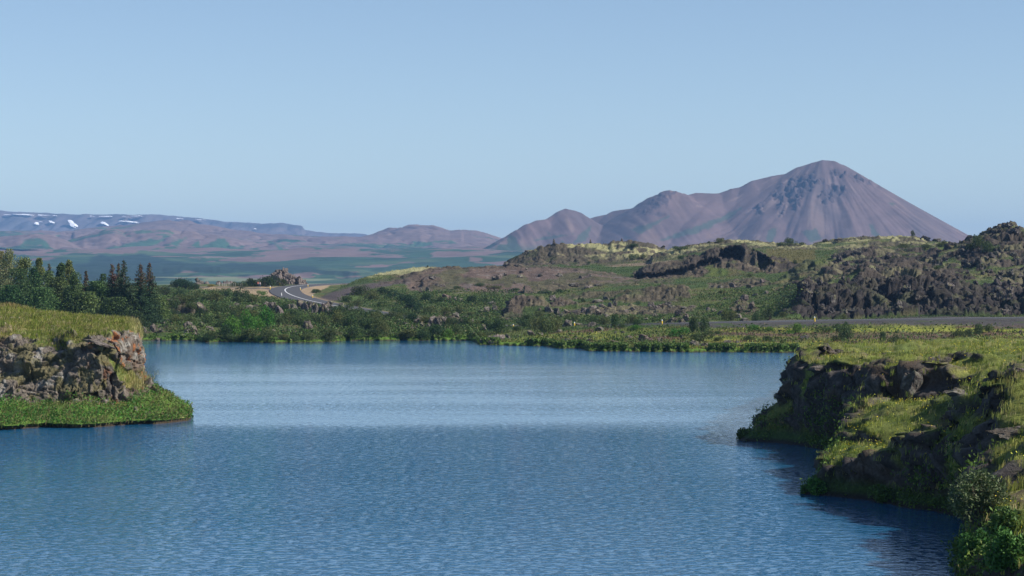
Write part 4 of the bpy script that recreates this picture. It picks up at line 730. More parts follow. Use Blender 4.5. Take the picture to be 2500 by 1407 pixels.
# ------------------------------------------------------------------ boulders
def ico(sub):
    import bmesh
    bm = bmesh.new(); bmesh.ops.create_icosphere(bm, subdivisions=sub, radius=1); V = np.array([v.co[:] for v in bm.verts]); T = np.array([[v.index for v in f.verts] for f in bm.faces]); bm.free(); return V, T
IV, IT = ico(4)
def boulder_mesh(seed, s=(1, .9, .8), ncut=14, rough=.16, base=(.17, .145, .13), lichen=True):
    r = np.random.default_rng(seed); V = IV.copy()
    for _ in range(ncut):
        n = r.normal(0, 1, 3); n /= np.linalg.norm(n); dd = r.uniform(.42, .82); k = V@n; V -= np.outer(np.maximum(k-dd, 0), n)
    V *= 1.25
    nn = chunk(V*1.0+seed*7.1, .55, seed, .8, .8); V = V*(1+rough*nn[:, None]*1.6)
    V += IV*(.06*fbm(V[:, 0]*3+seed, V[:, 1]*3, V[:, 2]*3, 4, seed))[:, None]
    V *= s; V[:, 2] -= V[:, 2].min()*.7
    f = fbm(V[:, 0]*2+seed, V[:, 1]*2, V[:, 2]*2, 4, seed+1); c = rgb(*base)*(1+.35*f)[:, None]
    c = paint(c, sst(.15, .4, fbm(V[:, 0]*4, V[:, 1]*4+seed, V[:, 2]*4, 3, seed+2))*.6, rgb(.27, .25, .22))
    if lichen: c = paint(c, sst(.2, .45, f)*sst(.3, .7, V[:, 2]/V[:, 2].max())*.5, rgb(.2, .2, .08))
    return V, c
BM = []
for k, (s, b) in enumerate([((1, .9, .85), (.12, .10, .085)), ((1.2, .8, .6), (.145, .125, .11)), ((.8, .8, 1.2), (.075, .064, .058)), ((1.3, .9, .7), (.14, .11, .088)), ((1, 1, .6), (.11, .095, .083)), ((.7, .8, 1.4), (.085, .07, .063)), ((1.5, .9, .55), (.13, .11, .095)), ((1, .9, .9), (.045, .038, .036)), ((.9, .8, 1.2), (.055, .046, .042)), ((1.3, .9, .7), (.05, .044, .042))]):
    V, c = boulder_mesh(50+k, s, base=b); o = mk('boulder', V, IT, mat=M_ROCK, col=c, smooth=False, link=False); BM.append(o.data)
THINGS = []
def put_rock(px, py, wpx, hpx, kind=None, rz=None, name='boulder', sheet=None, note=None):
    q = (sheet or MID).hit(px, py); o = bpy.data.objects.new(name, BM[(R.integers(7, 10) if px > 1950 else R.integers(7)) if kind is None else kind]); COL.objects.link(o)
    k = q[1]/F; b = o.data.vertices; co_ = BMB[o.data.name]
    sxy = wpx*k/co_[0]; szz = hpx*k/co_[1]*1.12
    o.location = (q[0], q[1]+.3*wpx*k, q[2]-.1*hpx*k); o.scale = (sxy, sxy*R.uniform(.8, 1.1), szz); o.rotation_euler = (R.uniform(-.12, .12), R.uniform(-.15, .15), R.uniform(0, 6.28) if rz is None else rz)
    THINGS.append(('boulder', o, px, py, wpx, hpx, note)); return o
BMB = {}
for m_ in BM:
    co_ = np.empty(len(m_.vertices)*3, np.float32); m_.vertices.foreach_get('co', co_); co_ = co_.reshape(-1, 3); BMB[m_.name] = (max(np.ptp(co_[:, 0]), np.ptp(co_[:, 1])), co_[:, 2].max())
# hand-placed rocks, (px, foot py, width px, height px, proto)
HR = [(352, 812, 26, 14, 0), (372, 811, 30, 20, 0), (393, 812, 16, 12, 4), (398, 793, 18, 9, 1), (412, 786, 20, 8, 6), (385, 838, 15, 12, 2), (459, 806, 26, 22, 0), (473, 812, 26, 16, 3), (455, 818, 20, 12, 1), (478, 823, 26, 12, 6), (494, 800, 18, 14, 4), (508, 806, 16, 10, 0), (516, 806, 14, 8, 1), (448, 824, 16, 8, 4),
      (492, 768, 44, 26, 3), (560, 756, 22, 10, 6), (578, 752, 22, 13, 0), (612, 758, 34, 13, 6), (628, 757, 14, 14, 5), (600, 762, 18, 8, 1),
      (650, 752, 26, 16, 0), (664, 762, 28, 24, 2), (684, 772, 34, 26, 0), (700, 764, 24, 20, 3), (716, 760, 26, 18, 1), (730, 756, 24, 24, 2), (742, 764, 28, 26, 0), (756, 762, 22, 26, 5), (770, 772, 20, 32, 5), (784, 766, 24, 20, 0), (797, 768, 26, 30, 5), (806, 768, 24, 26, 0), (808, 746, 18, 12, 4), (833, 756, 20, 18, 5), (850, 760, 16, 12, 2), (858, 764, 14, 9, 0),
      (750, 806, 26, 22, 5), (760, 806, 18, 14, 0), (671, 818, 22, 12, 3), (704, 812, 26, 7, 6), (720, 813, 18, 7, 1), (735, 812, 12, 6, 4),
      (975, 788, 20, 9, 1), (990, 800, 16, 12, 2), (1003, 806, 22, 8, 6), (1020, 790, 26, 14, 0), (1034, 802, 26, 14, 3), (1046, 806, 18, 14, 5), (1058, 788, 30, 16, 0), (1070, 796, 26, 18, 2), (1085, 796, 22, 24, 5), (1098, 792, 18, 8, 1), (1112, 778, 18, 12, 4), (1135, 776, 22, 7, 6), (1150, 786, 16, 8, 1), (1182, 808, 14, 16, 2), (1130, 812, 14, 8, 0), (1092, 768, 18, 8, 6),
      (1195, 828, 24, 8, 6), (1218, 828, 44, 12, 6), (1205, 840, 30, 8, 1), (1240, 826, 18, 10, 0), (1176, 838, 18, 8, 0), (1296, 820, 30, 14, 3), (1320, 820, 18, 8, 2), (1384, 798, 24, 18, 5), (1411, 795, 18, 6, 4), (1365, 812, 16, 8, 1), (1445, 798, 22, 12, 0), (1467, 808, 34, 10, 6), (1502, 816, 10, 7, 2), (1521, 816, 10, 6, 0), (1438, 834, 16, 8, 0), (1350, 836, 12, 5, 2), (1385, 836, 30, 9, 1), (1408, 832, 18, 8, 0), (1502, 840, 28, 8, 3), (1512, 846, 14, 9, 2),
      (1535, 828, 30, 7, 6), (1575, 834, 36, 16, 3), (1613, 836, 18, 12, 0), (1622, 851, 24, 14, 2), (1636, 852, 22, 14, 0), (1650, 846, 12, 8, 4), (1669, 846, 12, 12, 5), (1694, 846, 28, 14, 1), (1720, 846, 22, 8, 6), (1742, 850, 18, 5, 1), (1600, 846, 14, 6, 4), (1561, 846, 14, 7, 0), (1664, 828, 9, 10, 5), (1623, 824, 10, 4, 4), (1775, 838, 20, 8, 0), (1800, 838, 16, 6, 1), (1836, 846, 14, 8, 2), (1877, 852, 14, 8, 0), (1964, 830, 22, 10, 4), (1808, 846, 12, 5, 6), (1978, 848, 20, 6, 6),
      (2306, 829, 9, 8, 5), (2372, 836, 12, 6, 2), (2424, 838, 14, 9, 0), (2440, 838, 10, 6, 4), (2490, 815, 18, 9, 3), (2210, 838, 7, 5, 1),
      (1657, 774, 20, 16, 2), (1675, 786, 30, 18, 0), (1640, 788, 34, 14, 3), (1665, 790, 20, 12, 5), (1622, 782, 16, 8, 1), (1600, 776, 18, 10, 0), (1580, 782, 14, 6, 4),
      (1815, 742, 22, 16, 2), (1838, 752, 24, 16, 0), (1806, 758, 22, 14, 5), (1800, 778, 26, 12, 1), (1820, 786, 26, 10, 6), (1760, 770, 26, 12, 0), (1745, 764, 22, 10, 3), (1730, 758, 16, 8, 1), (1790, 702, 24, 10, 0), (1830, 704, 20, 10, 3), (1862, 692, 14, 10, 5), (1760, 704, 18, 7, 1), (1772, 732, 12, 5, 4), (1870, 718, 20, 8, 6), (1845, 724, 24, 7, 1), (1690, 752, 16, 7, 0), (1670, 755, 14, 6, 4),
      (1200+150, 735, 22, 14, 2), (1373, 746, 14, 9, 0), (1318, 763, 8, 8, 5), (1340, 762, 24, 14, 0), (1360, 768, 20, 14, 2), (1372, 776, 16, 10, 1), (1385, 764, 20, 8, 3), (1405, 768, 18, 10, 0), (1425, 764, 20, 12, 2), (1437, 770, 20, 14, 0), (1448, 758, 24, 10, 1), (1470, 752, 20, 9, 6), (1462, 768, 22, 12, 3), (1490, 750, 22, 12, 0), (1500, 745, 14, 12, 5), (1482, 776, 20, 8, 1), (1530, 764, 22, 8, 0), (1545, 760, 14, 8, 2), (1460, 740, 34, 9, 6), (1480, 733, 24, 9, 0), (1455, 738, 18, 7, 1),
      (1590, 750, 24, 12, 2), (1605, 757, 20, 10, 0), (1634, 748, 18, 10, 5), (1640, 755, 20, 8, 1), (1615, 752, 20, 7, 3),
      (1010, 706, 16, 8, 0), (1028, 716, 14, 10, 2), (1046, 714, 24, 14, 0), (1066, 700, 12, 8, 4), (1080, 702, 18, 6, 1), (1056, 684, 26, 12, 2), (1220, 682, 26, 14, 0), (1206, 684, 12, 8, 4), (1235, 674, 14, 8, 3), (1270, 680, 18, 9, 1), (1275, 668, 14, 7, 0), (1320, 676, 18, 7, 6), (1366, 676, 24, 9, 1), (1285, 660, 8, 5, 4), (1256, 694, 9, 6, 2), (1418, 680, 16, 8, 0), (1442, 676, 14, 6, 1), (1350, 692, 6, 3, 0),
      (1400, 704, 34, 9, 6), (1437, 706, 26, 9, 1), (1460, 700, 22, 6, 6),
      (1090, 733, 26, 16, 3), (1110, 735, 22, 10, 0), (1125, 737, 16, 8, 1), (1190, 762, 28, 14, 0), (1208, 760, 20, 14, 2), (1175, 764, 18, 8, 4), (1200, 745, 28, 9, 6)]
for a in HR: put_rock(*a[:4], kind=a[4])
# blocks on the crests and in the lava pile
for px, py, w_, h_ in [(2468, 556, 22, 14), (2452, 560, 16, 12), (2440, 564, 14, 10), (2484, 566, 20, 12), (2430, 568, 16, 8), (2478, 580, 26, 16), (2095, 626, 24, 22), (2170, 634, 24, 18), (2050, 640, 20, 16), (2065, 652, 24, 14), (2040, 632, 18, 12), (2325, 602, 18, 10), (2320, 598, 8, 8), (2018, 592, 22, 8), (2050, 590, 26, 6), (2260, 588, 30, 12),
                      (2290, 592, 22, 9), (1966, 704, 18, 14), (1975, 720, 18, 14), (2290, 650, 30, 20), (2310, 640, 24, 14), (1240, 648, 22, 6), (1265, 652, 20, 6), (1300, 608, 14, 7), (1620, 606, 14, 5), (1415, 598, 8, 4), (1590, 592, 16, 5), (1556, 588, 20, 5), (1285, 622, 14, 6), (1390, 594, 12, 4)]:
    put_rock(px, py, w_, h_)
for _ in range(78):
    px, py = R.uniform(1970, 2520), R.uniform(620, 772)
    if py < 690-(px-1970)*.1 and px < 2250: continue
    s_ = R.uniform(11, 26); put_rock(px, py, s_, s_*R.uniform(.6, .95), R.choice([7, 8, 9]))
# near rocks: blocks on the headland and the bank
NP = np.vstack([PB.reshape(-1, 3), PH.reshape(-1, 3)]); NX, NY = proj(NP)
def onbank(px, py):
    k = np.where((np.abs(NX-px) < 5) & (np.abs(NY-py) < 5))[0]
    return NP[k[np.argmin(NP[k, 1])]].copy()
HSH = None
def put_near(q, s, kind, col=None, rot=(0, 0, 0), label=None, name='boulder'):
    o = bpy.data.objects.new(name, BM[kind]); COL.objects.link(o); o.location = q; o.scale = s; o.rotation_euler = rot
    tag(o, label, 'rock', 'lone rocks on the near shores'); return o

# lava knob behind the road bend
def crag(name, px, py, D, wpx, hpx, prof, seed, label):
    k = D/F; n = 130; u = np.linspace(-1, 1, n); a = np.linspace(0, 1, 90); U, A = np.meshgrid(u, a, indexing='ij')
    hp = np.interp(u, [p_[0] for p_ in prof], [p_[1] for p_ in prof])*hpx*k
    th = A*math.pi; depth = wpx*k*.32
    Xc = U*wpx*k/2; Yc = -np.cos(th)*depth*np.sqrt(np.clip(1.05-U**2, 0, 1)); Zc_ = np.sin(th)**.8*hp[:, None]
    V = np.stack([Xc, Yc, Zc_], -1); nn = normals(V).reshape(-1, 3); V = V.reshape(-1, 3)
    V = V+nn*(chunk(V+seed, 2.6, seed, .8, .9)*.45+chunk(V+seed, 1.1, seed+3)*.45)[:, None]
    f = fbm(V[:, 0], V[:, 1], V[:, 2], 4, seed); c = rgb(.15, .125, .11)*(1+.35*f)[:, None]
    o = mk(name, V, Q=gridq(n, 90), mat=M_ROCK, col=c, smooth=False); q = W(px, py, D); o.location = q
    return tag(o, label, 'rock outcrop')
crag('lava_knob', 692, 704, 790, 118, 50, [(-1, .05), (-.7, .35), (-.35, .62), (-.1, .95), (0, 1.), (.12, .95), (.2, .7), (.4, .62), (.55, .6), (.75, .5), (.9, .25), (1, .05)], 31, 'rugged dark lava knob rising behind the big bush and the road bend')
crag('lava_knob', 490, 700, 770, 46, 14, [(-1, .2), (-.5, .9), (0, 1), (.5, .8), (1, .1)], 35, 'low rocky ridge behind the gravel flat, right of the round dark bush')
crag('lava_knob', 548, 699, 775, 60, 12, [(-1, .2), (-.5, .7), (0, .9), (.5, .9), (1, .1)], 37, 'low dark rock ridge behind the wire fence on the flat')

# ------------------------------------------------------------------ cairns on the far ridge
for px, hpx, nm in ((1352, 12, 'tall stone cairn, leftmost of the three on the lichen-covered ridge'), (1442, 10, 'pointed stone cairn in the middle of the three on the ridge'), (1517, 8, 'small stone cairn, rightmost of the three on the dark ridge')):
    q = MID.P[int(round((px-MID.pxs[0])/2.3))]; _, qy = proj(q); q = q[np.argmin(np.where(q[:, 1] > 840, qy, 9e9))]; k = 900/F
    e = tag(empty('cairn', (q[0], q[1]-.5, q[2]-.3)), nm, 'cairn', 'cairns on the ridge skyline'); zc = 0
    for lv, (ws, hs_) in enumerate(((9, 3.2), (7.5, 3.2), (6.2, 3), (4.6, 2.6), (3, 2.4))):
        s_ = hpx/12*k; o = bpy.data.objects.new('stone', BM[(lv*2) % 5]); COL.objects.link(o); o.parent = e; o.location = (R.uniform(-.1, .1), 0, zc); bx_ = BMB[o.data.name]
        o.scale = (ws*s_/bx_[0], ws*s_/bx_[0], hs_*s_/bx_[1]*1.25); o.rotation_euler = (0, 0, R.uniform(0, 6)); zc += hs_*s_*.9

# ------------------------------------------------------------------ bushes and trees
def bush_pts(n, seed, shape=(1, 1, 1), lobes=7, shell=.55, top=0.):
    r = np.random.default_rng(seed); L_ = []
    for _ in range(lobes):
        a = r.uniform(0, 6.28); rr_ = r.uniform(0, .62); L_.append((math.cos(a)*rr_, math.sin(a)*rr_, r.uniform(.25, .75), r.uniform(.25, .42)))
    L_ = np.array(L_); k = r.choice(lobes, n, p=L_[:, 3]**2/np.sum(L_[:, 3]**2)); u = r.normal(0, 1, (n, 3)); u /= np.linalg.norm(u, axis=1, keepdims=True)
    rad = r.uniform(shell, 1.08, n)**.6*L_[k, 3]; P_ = L_[k, :3]+u*rad[:, None]
    P_ = P_+.09*np.stack([fbm(P_[:, 0]*5+j*9, P_[:, 1]*5, P_[:, 2]*5, 2, seed+j) for j in range(3)], -1)
    P_ = P_[P_[:, 2] > .01]; return P_*shape
BCOL = {'willow': [(.066, .10, .028), (.085, .125, .032), (.045, .068, .022), (.12, .15, .05)], 'bright': [(.08, .19, .018), (.11, .25, .024), (.055, .12, .018)], 'dark': [(.035, .065, .018), (.045, .08, .022), (.028, .048, .016)], 'pale': [(.12, .14, .06), (.15, .16, .08), (.09, .11, .04)], 'yellow': [(.22, .22, .03), (.16, .19, .03)]}
BPROT = {}
def stems_mesh(seed, h=.6, n=9):
    r = np.random.default_rng(seed); V = []; Q_ = []
    for _ in range(n):
        a = r.uniform(0, 6.28); rr_ = r.uniform(.2, .55); tip = np.array([math.cos(a)*rr_, math.sin(a)*rr_, h*r.uniform(.7, 1.1)]); b = np.array([math.cos(a)*.08, math.sin(a)*.08, 0]); k = len(V)
        for q, w_ in ((b, .022), ((b+tip)*.5+r.normal(0, .04, 3), .014), (tip, .004)):
            for t in range(3): V.append(q+np.array([math.cos(t*2.09), math.sin(t*2.09), 0])*w_)
        for s_ in range(2):
            for t in range(3): Q_.append((k+s_*3+t, k+s_*3+(t+1) % 3, k+s_*3+3+(t+1) % 3, k+s_*3+3+t))
    return V, Q_
for t_, cols in BCOL.items():
    BPROT[t_] = []
    for v_ in range(4):
        pts = bush_pts(2300, 100+v_+hash(len(t_)) % 7*10, lobes=6+v_*2); o = leaves('foliage', pts, R.uniform(.028, .06, len(pts)), tone(len(pts), cols, None, .3), link=False)
        Vs, Qs = stems_mesh(200+v_); s_ = mk('stem', Vs, Q=Qs, mat=M_BARK, link=False); BPROT[t_].append((o.data, s_.data))
def put_bush(px, py, wpx, hpx, typ='willow', note=None, sheet=None, name='bush', q=None):
    q = (sheet or MID).hit(px, py) if q is None else q; k = q[1]/F; fo, st_ = BPROT[typ][R.integers(4)]
    e = empty(name, (q[0], q[1]+.15*wpx*k, q[2]-.08*hpx*k), R.uniform(0, 6.28))
    for nm, me in (('foliage', fo), ('stem', st_)):
        if nm == 'stem' and wpx < 30: continue
        o = bpy.data.objects.new(nm, me); COL.objects.link(o); o.parent = e
    e.scale = (wpx*k/1.75, wpx*k/1.75, hpx*k/1.02); THINGS.append(('bush', e, px, py, wpx, typ, note))
    return e
HB = [(450, 706, 58, 28, 'dark'), (428, 702, 34, 20, 'dark'), (474, 708, 34, 16, 'dark'), (400, 694, 16, 12, 'dark'), (640, 700, 66, 27, 'dark'), (675, 698, 52, 20, 'dark'), (618, 700, 50, 24, 'dark'), (658, 700, 60, 28, 'dark'), (440, 707, 46, 30, 'dark'), (462, 707, 46, 26, 'dark'), (595, 699, 44, 14, 'willow'), (573, 699, 26, 11, 'willow'), (515, 700, 24, 7, 'yellow'), (715, 694, 44, 13, 'willow'), (740, 693, 34, 12, 'willow'), (765, 692, 34, 13, 'dark'), (790, 691, 22, 17, 'dark'), (812, 691, 34, 13, 'dark'), (830, 690, 26, 14, 'dark'), (775, 716, 40, 14, 'willow'), (640, 722, 28, 13, 'bright'),
      (555, 730, 30, 26, 'willow'), (592, 740, 46, 44, 'dark'), (575, 745, 50, 30, 'willow'), (618, 742, 40, 24, 'willow'), (480, 735, 44, 26, 'willow'), (435, 725, 40, 22, 'willow'), (400, 722, 40, 24, 'dark'), (710, 748, 36, 16, 'pale'), (520, 742, 50, 24, 'willow'), (650, 745, 36, 16, 'willow'), (540, 770, 60, 36, 'willow'), (580, 780, 56, 36, 'willow'), (620, 775, 50, 26, 'willow'), (455, 795, 60, 30, 'willow'), (425, 790, 46, 26, 'willow'), (500, 798, 50, 28, 'willow'), (540, 800, 50, 28, 'willow'),
      (565, 826, 70, 62, 'bright'), (600, 815, 60, 66, 'bright'), (648, 802, 56, 62, 'bright'), (625, 812, 50, 44, 'bright'), (550, 830, 40, 40, 'dark'), (610, 836, 70, 44, 'willow'), (650, 834, 60, 36, 'willow'), (690, 834, 50, 22, 'willow'), (520, 834, 50, 34, 'willow'), (505, 838, 40, 20, 'dark'), (575, 839, 60, 24, 'willow'), (720, 836, 46, 18, 'willow'), (760, 836, 50, 22, 'willow'), (350, 828, 30, 16, 'willow'), (420, 776, 50, 22, 'dark'), (370, 790, 44, 26, 'dark'), (350, 800, 40, 26, 'dark'),
      (800, 834, 46, 38, 'dark'), (790, 800, 50, 40, 'willow'), (820, 796, 56, 44, 'willow'), (850, 806, 60, 50, 'willow'), (890, 812, 60, 48, 'willow'), (925, 816, 60, 46, 'willow'), (860, 828, 60, 34, 'willow'), (910, 832, 60, 28, 'dark'), (940, 820, 40, 36, 'willow'), (700, 790, 50, 30, 'willow'), (730, 795, 50, 28, 'willow'), (770, 790, 40, 24, 'willow'), (870, 790, 50, 30, 'willow'), (820, 826, 34, 22, 'pale'), (1000, 832, 66, 34, 'willow'), (1025, 834, 50, 28, 'dark'), (985, 826, 40, 20, 'willow'), (1070, 828, 54, 36, 'dark'), (1095, 824, 44, 22, 'bright'), (1120, 822, 34, 32, 'willow'), (1150, 832, 46, 28, 'willow'), (1175, 832, 34, 26, 'willow'),
      (1200, 812, 60, 40, 'willow'), (1225, 815, 50, 46, 'willow'), (1180, 800, 44, 26, 'willow'), (1330, 818, 60, 48, 'willow'), (1310, 806, 50, 34, 'willow'), (1355, 812, 44, 40, 'willow'), (1280, 800, 44, 24, 'willow'), (1400, 785, 46, 20, 'willow'), (1450, 794, 40, 26, 'willow'), (1475, 794, 44, 26, 'willow'), (1505, 800, 36, 50, 'willow'), (1540, 792, 34, 24, 'willow'), (1560, 794, 34, 22, 'willow'), (1520, 802, 26, 14, 'willow'),
      (1552, 807, 42, 15, 'bright'), (1655, 823, 58, 26, 'bright'), (1698, 812, 34, 58, 'willow'), (1715, 818, 40, 46, 'willow'), (1712, 836, 70, 30, 'willow'), (1750, 834, 34, 16, 'willow'), (1775, 782, 40, 36, 'willow'), (1790, 785, 30, 30, 'willow'), (1845, 810, 42, 18, 'bright'), (1878, 811, 34, 14, 'bright'), (1946, 813, 50, 26, 'bright'), (1925, 816, 30, 12, 'bright'), (1875, 784, 42, 38, 'dark'), (1850, 786, 34, 30, 'willow'), (1910, 775, 28, 20, 'willow'), (2068, 833, 48, 52, 'willow'), (2040, 834, 34, 16, 'dark'), (2015, 812, 44, 16, 'willow'), (2045, 812, 36, 24, 'willow'), (1830, 834, 44, 18, 'willow'), (1870, 834, 34, 20, 'willow'), (2155, 838, 30, 42, 'willow'), (2185, 842, 40, 26, 'dark'), (2205, 840, 30, 18, 'willow'),
      (2345, 832, 48, 34, 'dark'), (2372, 826, 40, 26, 'dark'), (2395, 818, 40, 40, 'willow'), (2415, 812, 36, 22, 'willow'), (1750, 816, 30, 8, 'willow'), (2060, 782, 22, 16, 'willow'),
      (1932, 600, 40, 20, 'willow'), (1910, 602, 34, 10, 'willow'), (1958, 600, 26, 8, 'willow'), (1756, 594, 32, 14, 'willow'), (1731, 596, 10, 8, 'dark'), (1655, 612, 40, 12, 'willow'), (1672, 610, 26, 9, 'willow'), (2228, 577, 15, 15, 'dark'), (2395, 608, 50, 36, 'willow'), (2375, 610, 36, 20, 'willow'), (2410, 616, 40, 30, 'willow'), (2380, 585, 14, 14, 'willow'), (2215, 606, 50, 12, 'willow'), (2260, 606, 40, 12, 'willow'), (2295, 603, 44, 14, 'willow'), (2310, 606, 26, 12, 'willow'), (2290, 660, 30, 12, 'willow'),
      (1550, 605, 36, 14, 'willow'), (1545, 636, 34, 16, 'willow'), (1570, 634, 30, 12, 'willow'), (1660, 634, 30, 14, 'willow'), (1437, 646, 12, 6, 'willow'), (1942, 647, 13, 12, 'dark'), (1424, 738, 18, 11, 'dark'), (1662, 738, 14, 14, 'willow'), (1560, 745, 14, 10, 'willow'), (1830, 676, 24, 8, 'willow'), (1763, 716, 22, 10, 'willow'), (1170, 700, 40, 9, 'willow'), (1210, 706, 50, 10, 'willow'), (1120, 706, 30, 8, 'willow'), (915, 660, 9, 9, 'dark'), (935, 658, 22, 5, 'willow'), (970, 656, 10, 7, 'dark'), (988, 654, 18, 7, 'dark'), (1045, 653, 8, 5, 'dark'),
      (880, 722, 60, 26, 'dark'), (850, 738, 50, 22, 'willow'), (905, 735, 60, 30, 'willow'), (940, 720, 50, 22, 'dark'), (960, 730, 50, 20, 'dark'), (985, 742, 60, 26, 'dark'), (930, 750, 50, 22, 'willow'), (870, 750, 40, 20, 'willow'), (1000, 760, 46, 40, 'dark'), (1020, 764, 44, 28, 'dark'), (1040, 736, 50, 20, 'dark'), (1070, 740, 40, 16, 'dark'), (1050, 768, 40, 22, 'willow'), (1085, 770, 40, 20, 'willow'), (1120, 765, 40, 18, 'willow'), (1150, 742, 50, 24, 'dark'), (1180, 744, 40, 18, 'dark'), (975, 772, 40, 22, 'willow'), (1145, 775, 40, 20, 'willow'), (1255, 712, 40, 9, 'dark'), (1330, 718, 40, 10, 'dark'), (1370, 716, 36, 12, 'dark')]
for a in HB: put_bush(*a)
for i_, px in enumerate(range(822, 1192, 19)):
    rp = np.interp(px, RC[:21, 0][::-1], RC[:21, 1][::-1]); w_ = R.uniform(26, 44); put_bush(px+R.uniform(-5, 5), rp+(9 if px < 960 else 6)+R.uniform(0, 3), w_, (w_*.36 if px < 860 else w_*.62), ('willow', 'dark', 'willow')[i_ % 3])
def fill(poly, n, wr, hr, types):
    P_ = np.array(poly); k = 0; t = 0
    while k < n and t < 4000:
        t += 1; px, py = R.uniform(P_[:, 0].min(), P_[:, 0].max()), R.uniform(P_[:, 1].min(), P_[:, 1].max())
        if polysd(np.array([px]), np.array([py]), poly)[0] < 0: continue
        q = MID.hit(px, py); dd = min(corridor(q[0], q[1], RCW)[0], corridor(q[0], q[1], SIDE)[0]+2)
        if dd < 8: continue
        w_ = R.uniform(*wr); put_bush(px, py, w_, w_*R.uniform(*hr), types[R.integers(len(types))]); k += 1
fill([(395, 745), (520, 735), (640, 748), (700, 760), (960, 782), (940, 815), (700, 800), (520, 790), (400, 775)], 30, (30, 52), (.5, .75), ['willow', 'willow', 'dark'])
fill([(1240, 780), (1330, 778), (1340, 806), (1230, 812)], 6, (26, 40), (.5, .8), ['willow'])

def birch(px, py, top, wpx, D, seed, label, cols=BCOL['willow']):
    q = W(px, py, D); h = (py-top)*D/F; wdt = wpx*D/F; e = tag(empty('birch_tree', q), label, 'tree', 'trees of the grove at the left')
    n = 6500; r = np.random.default_rng(seed); nb = 34; wdt *= 1.25; br = []
    for b in range(nb):
        t = r.uniform(.12, 1); a = r.uniform(0, 6.28); rad = (1-t)**.55*(.5+.5*r.random())*wdt*.42+.02*wdt; br.append((math.cos(a)*rad, math.sin(a)*rad, t*h*.97, (.16+.16*(1-t))*wdt*(.7+.5*r.random()), .07+.08*h*.12))
    br = np.array(br); k = r.integers(nb, size=n); u = r.normal(0, 1, (n, 3)); u /= np.linalg.norm(u, axis=1, keepdims=True)
    Pn = br[k, :3]+u*(br[k, 3]*r.uniform(.4, 1.1, n)**.7)[:, None]*[1, 1, 1.35]; Pn[:, 2] = np.clip(Pn[:, 2], .2, h*1.02)
    leaves('crown', Pn, r.uniform(.12, .24, n), tone(n, np.array(cols)*1.55, None, .35), parent=e)
    V = []; Q_ = []
    for j in range(7):
        t = j/6
        for i_ in range(6): V.append((math.cos(i_*1.047)*.16*(1-t*.85)+.15*math.sin(j*1.3+seed), math.sin(i_*1.047)*.16*(1-t*.85), t*h*.92))
    for j in range(6):
        for i_ in range(6): Q_.append((j*6+i_, j*6+(i_+1) % 6, j*6+6+(i_+1) % 6, j*6+6+i_))
    mk('trunk', V, Q=Q_, mat=M_BARK, parent=e)
def spruce(px, py, top, wpx, D, seed, label, red=.0, gap=0.):
    q = W(px, py, D); h = (py-top)*D/F; wdt = wpx*D/F/2; e = tag(empty('spruce_tree', q), label, 'tree', 'trees of the grove at the left'); r = np.random.default_rng(seed)
    C_ = []; S_ = []; K_ = []; V = []; Q_ = []
    nl = 40; wdt *= 1.18
    for l in range(nl):
        t = l/nl; z0 = h*(.04+.94*t); L_ = wdt*(1-t)**.85*r.uniform(.75, 1.1)+.12
        for b in range(9 if t < .8 else 6):
            a = r.uniform(0, 6.28); Lb = L_*r.uniform(.75, 1.15)*(1.2 if r.random() < .1 else 1); m = max(7, int(Lb*15)); s_ = r.uniform(.08, 1, m)
            droop = -.28*s_*Lb+.22*s_**2*Lb; p_ = np.stack([math.cos(a)*s_*Lb, math.sin(a)*s_*Lb, z0+droop], -1)+r.normal(0, .08, (m, 3)); C_.append(p_); S_.append(np.full(m, .13+.05*r.random())); K_.append(np.full(m, t))
    C_ = np.vstack(C_); S_ = np.concatenate(S_); K_ = np.concatenate(K_); c = tone(len(C_), [(.040, .075, .028), (.052, .092, .034), (.028, .05, .022)], None, .3); rm = (R.random(len(C_)) < red*sst(.45, .9, K_)); c[rm] = [.13, .055, .03]
    leaves('crown', C_, S_, c, M_NEEDLE, e, .2)
    for j in range(2):
        for i_ in range(6): V.append((math.cos(i_*1.047)*(.17 if j == 0 else .02), math.sin(i_*1.047)*(.17 if j == 0 else .02), h*j))
    mk('trunk', V, Q=[(i_, (i_+1) % 6, 6+(i_+1) % 6, 6+i_) for i_ in range(6)], mat=M_BARK, parent=e)
BR = [(-60, 782, 630, 90, 470), (5, 784, 617, 60, 465), (22, 786, 612, 62, 460), (62, 786, 626, 56, 462), (45, 788, 660, 90, 450), (95, 786, 634, 38, 470), (82, 788, 655, 50, 458), (118, 788, 665, 60, 455), (150, 786, 642, 36, 468), (168, 786, 638, 34, 470), (140, 790, 680, 70, 452), (185, 788, 660, 44, 462), (20, 792, 700, 90, 445), (100, 792, 705, 90, 444), (175, 792, 700, 70, 446), (235, 790, 690, 70, 455), (250, 788, 672, 40, 468), (215, 792, 715, 70, 446), (360, 786, 712, 60, 460), (388, 780, 728, 50, 462), (290, 792, 728, 80, 446)]
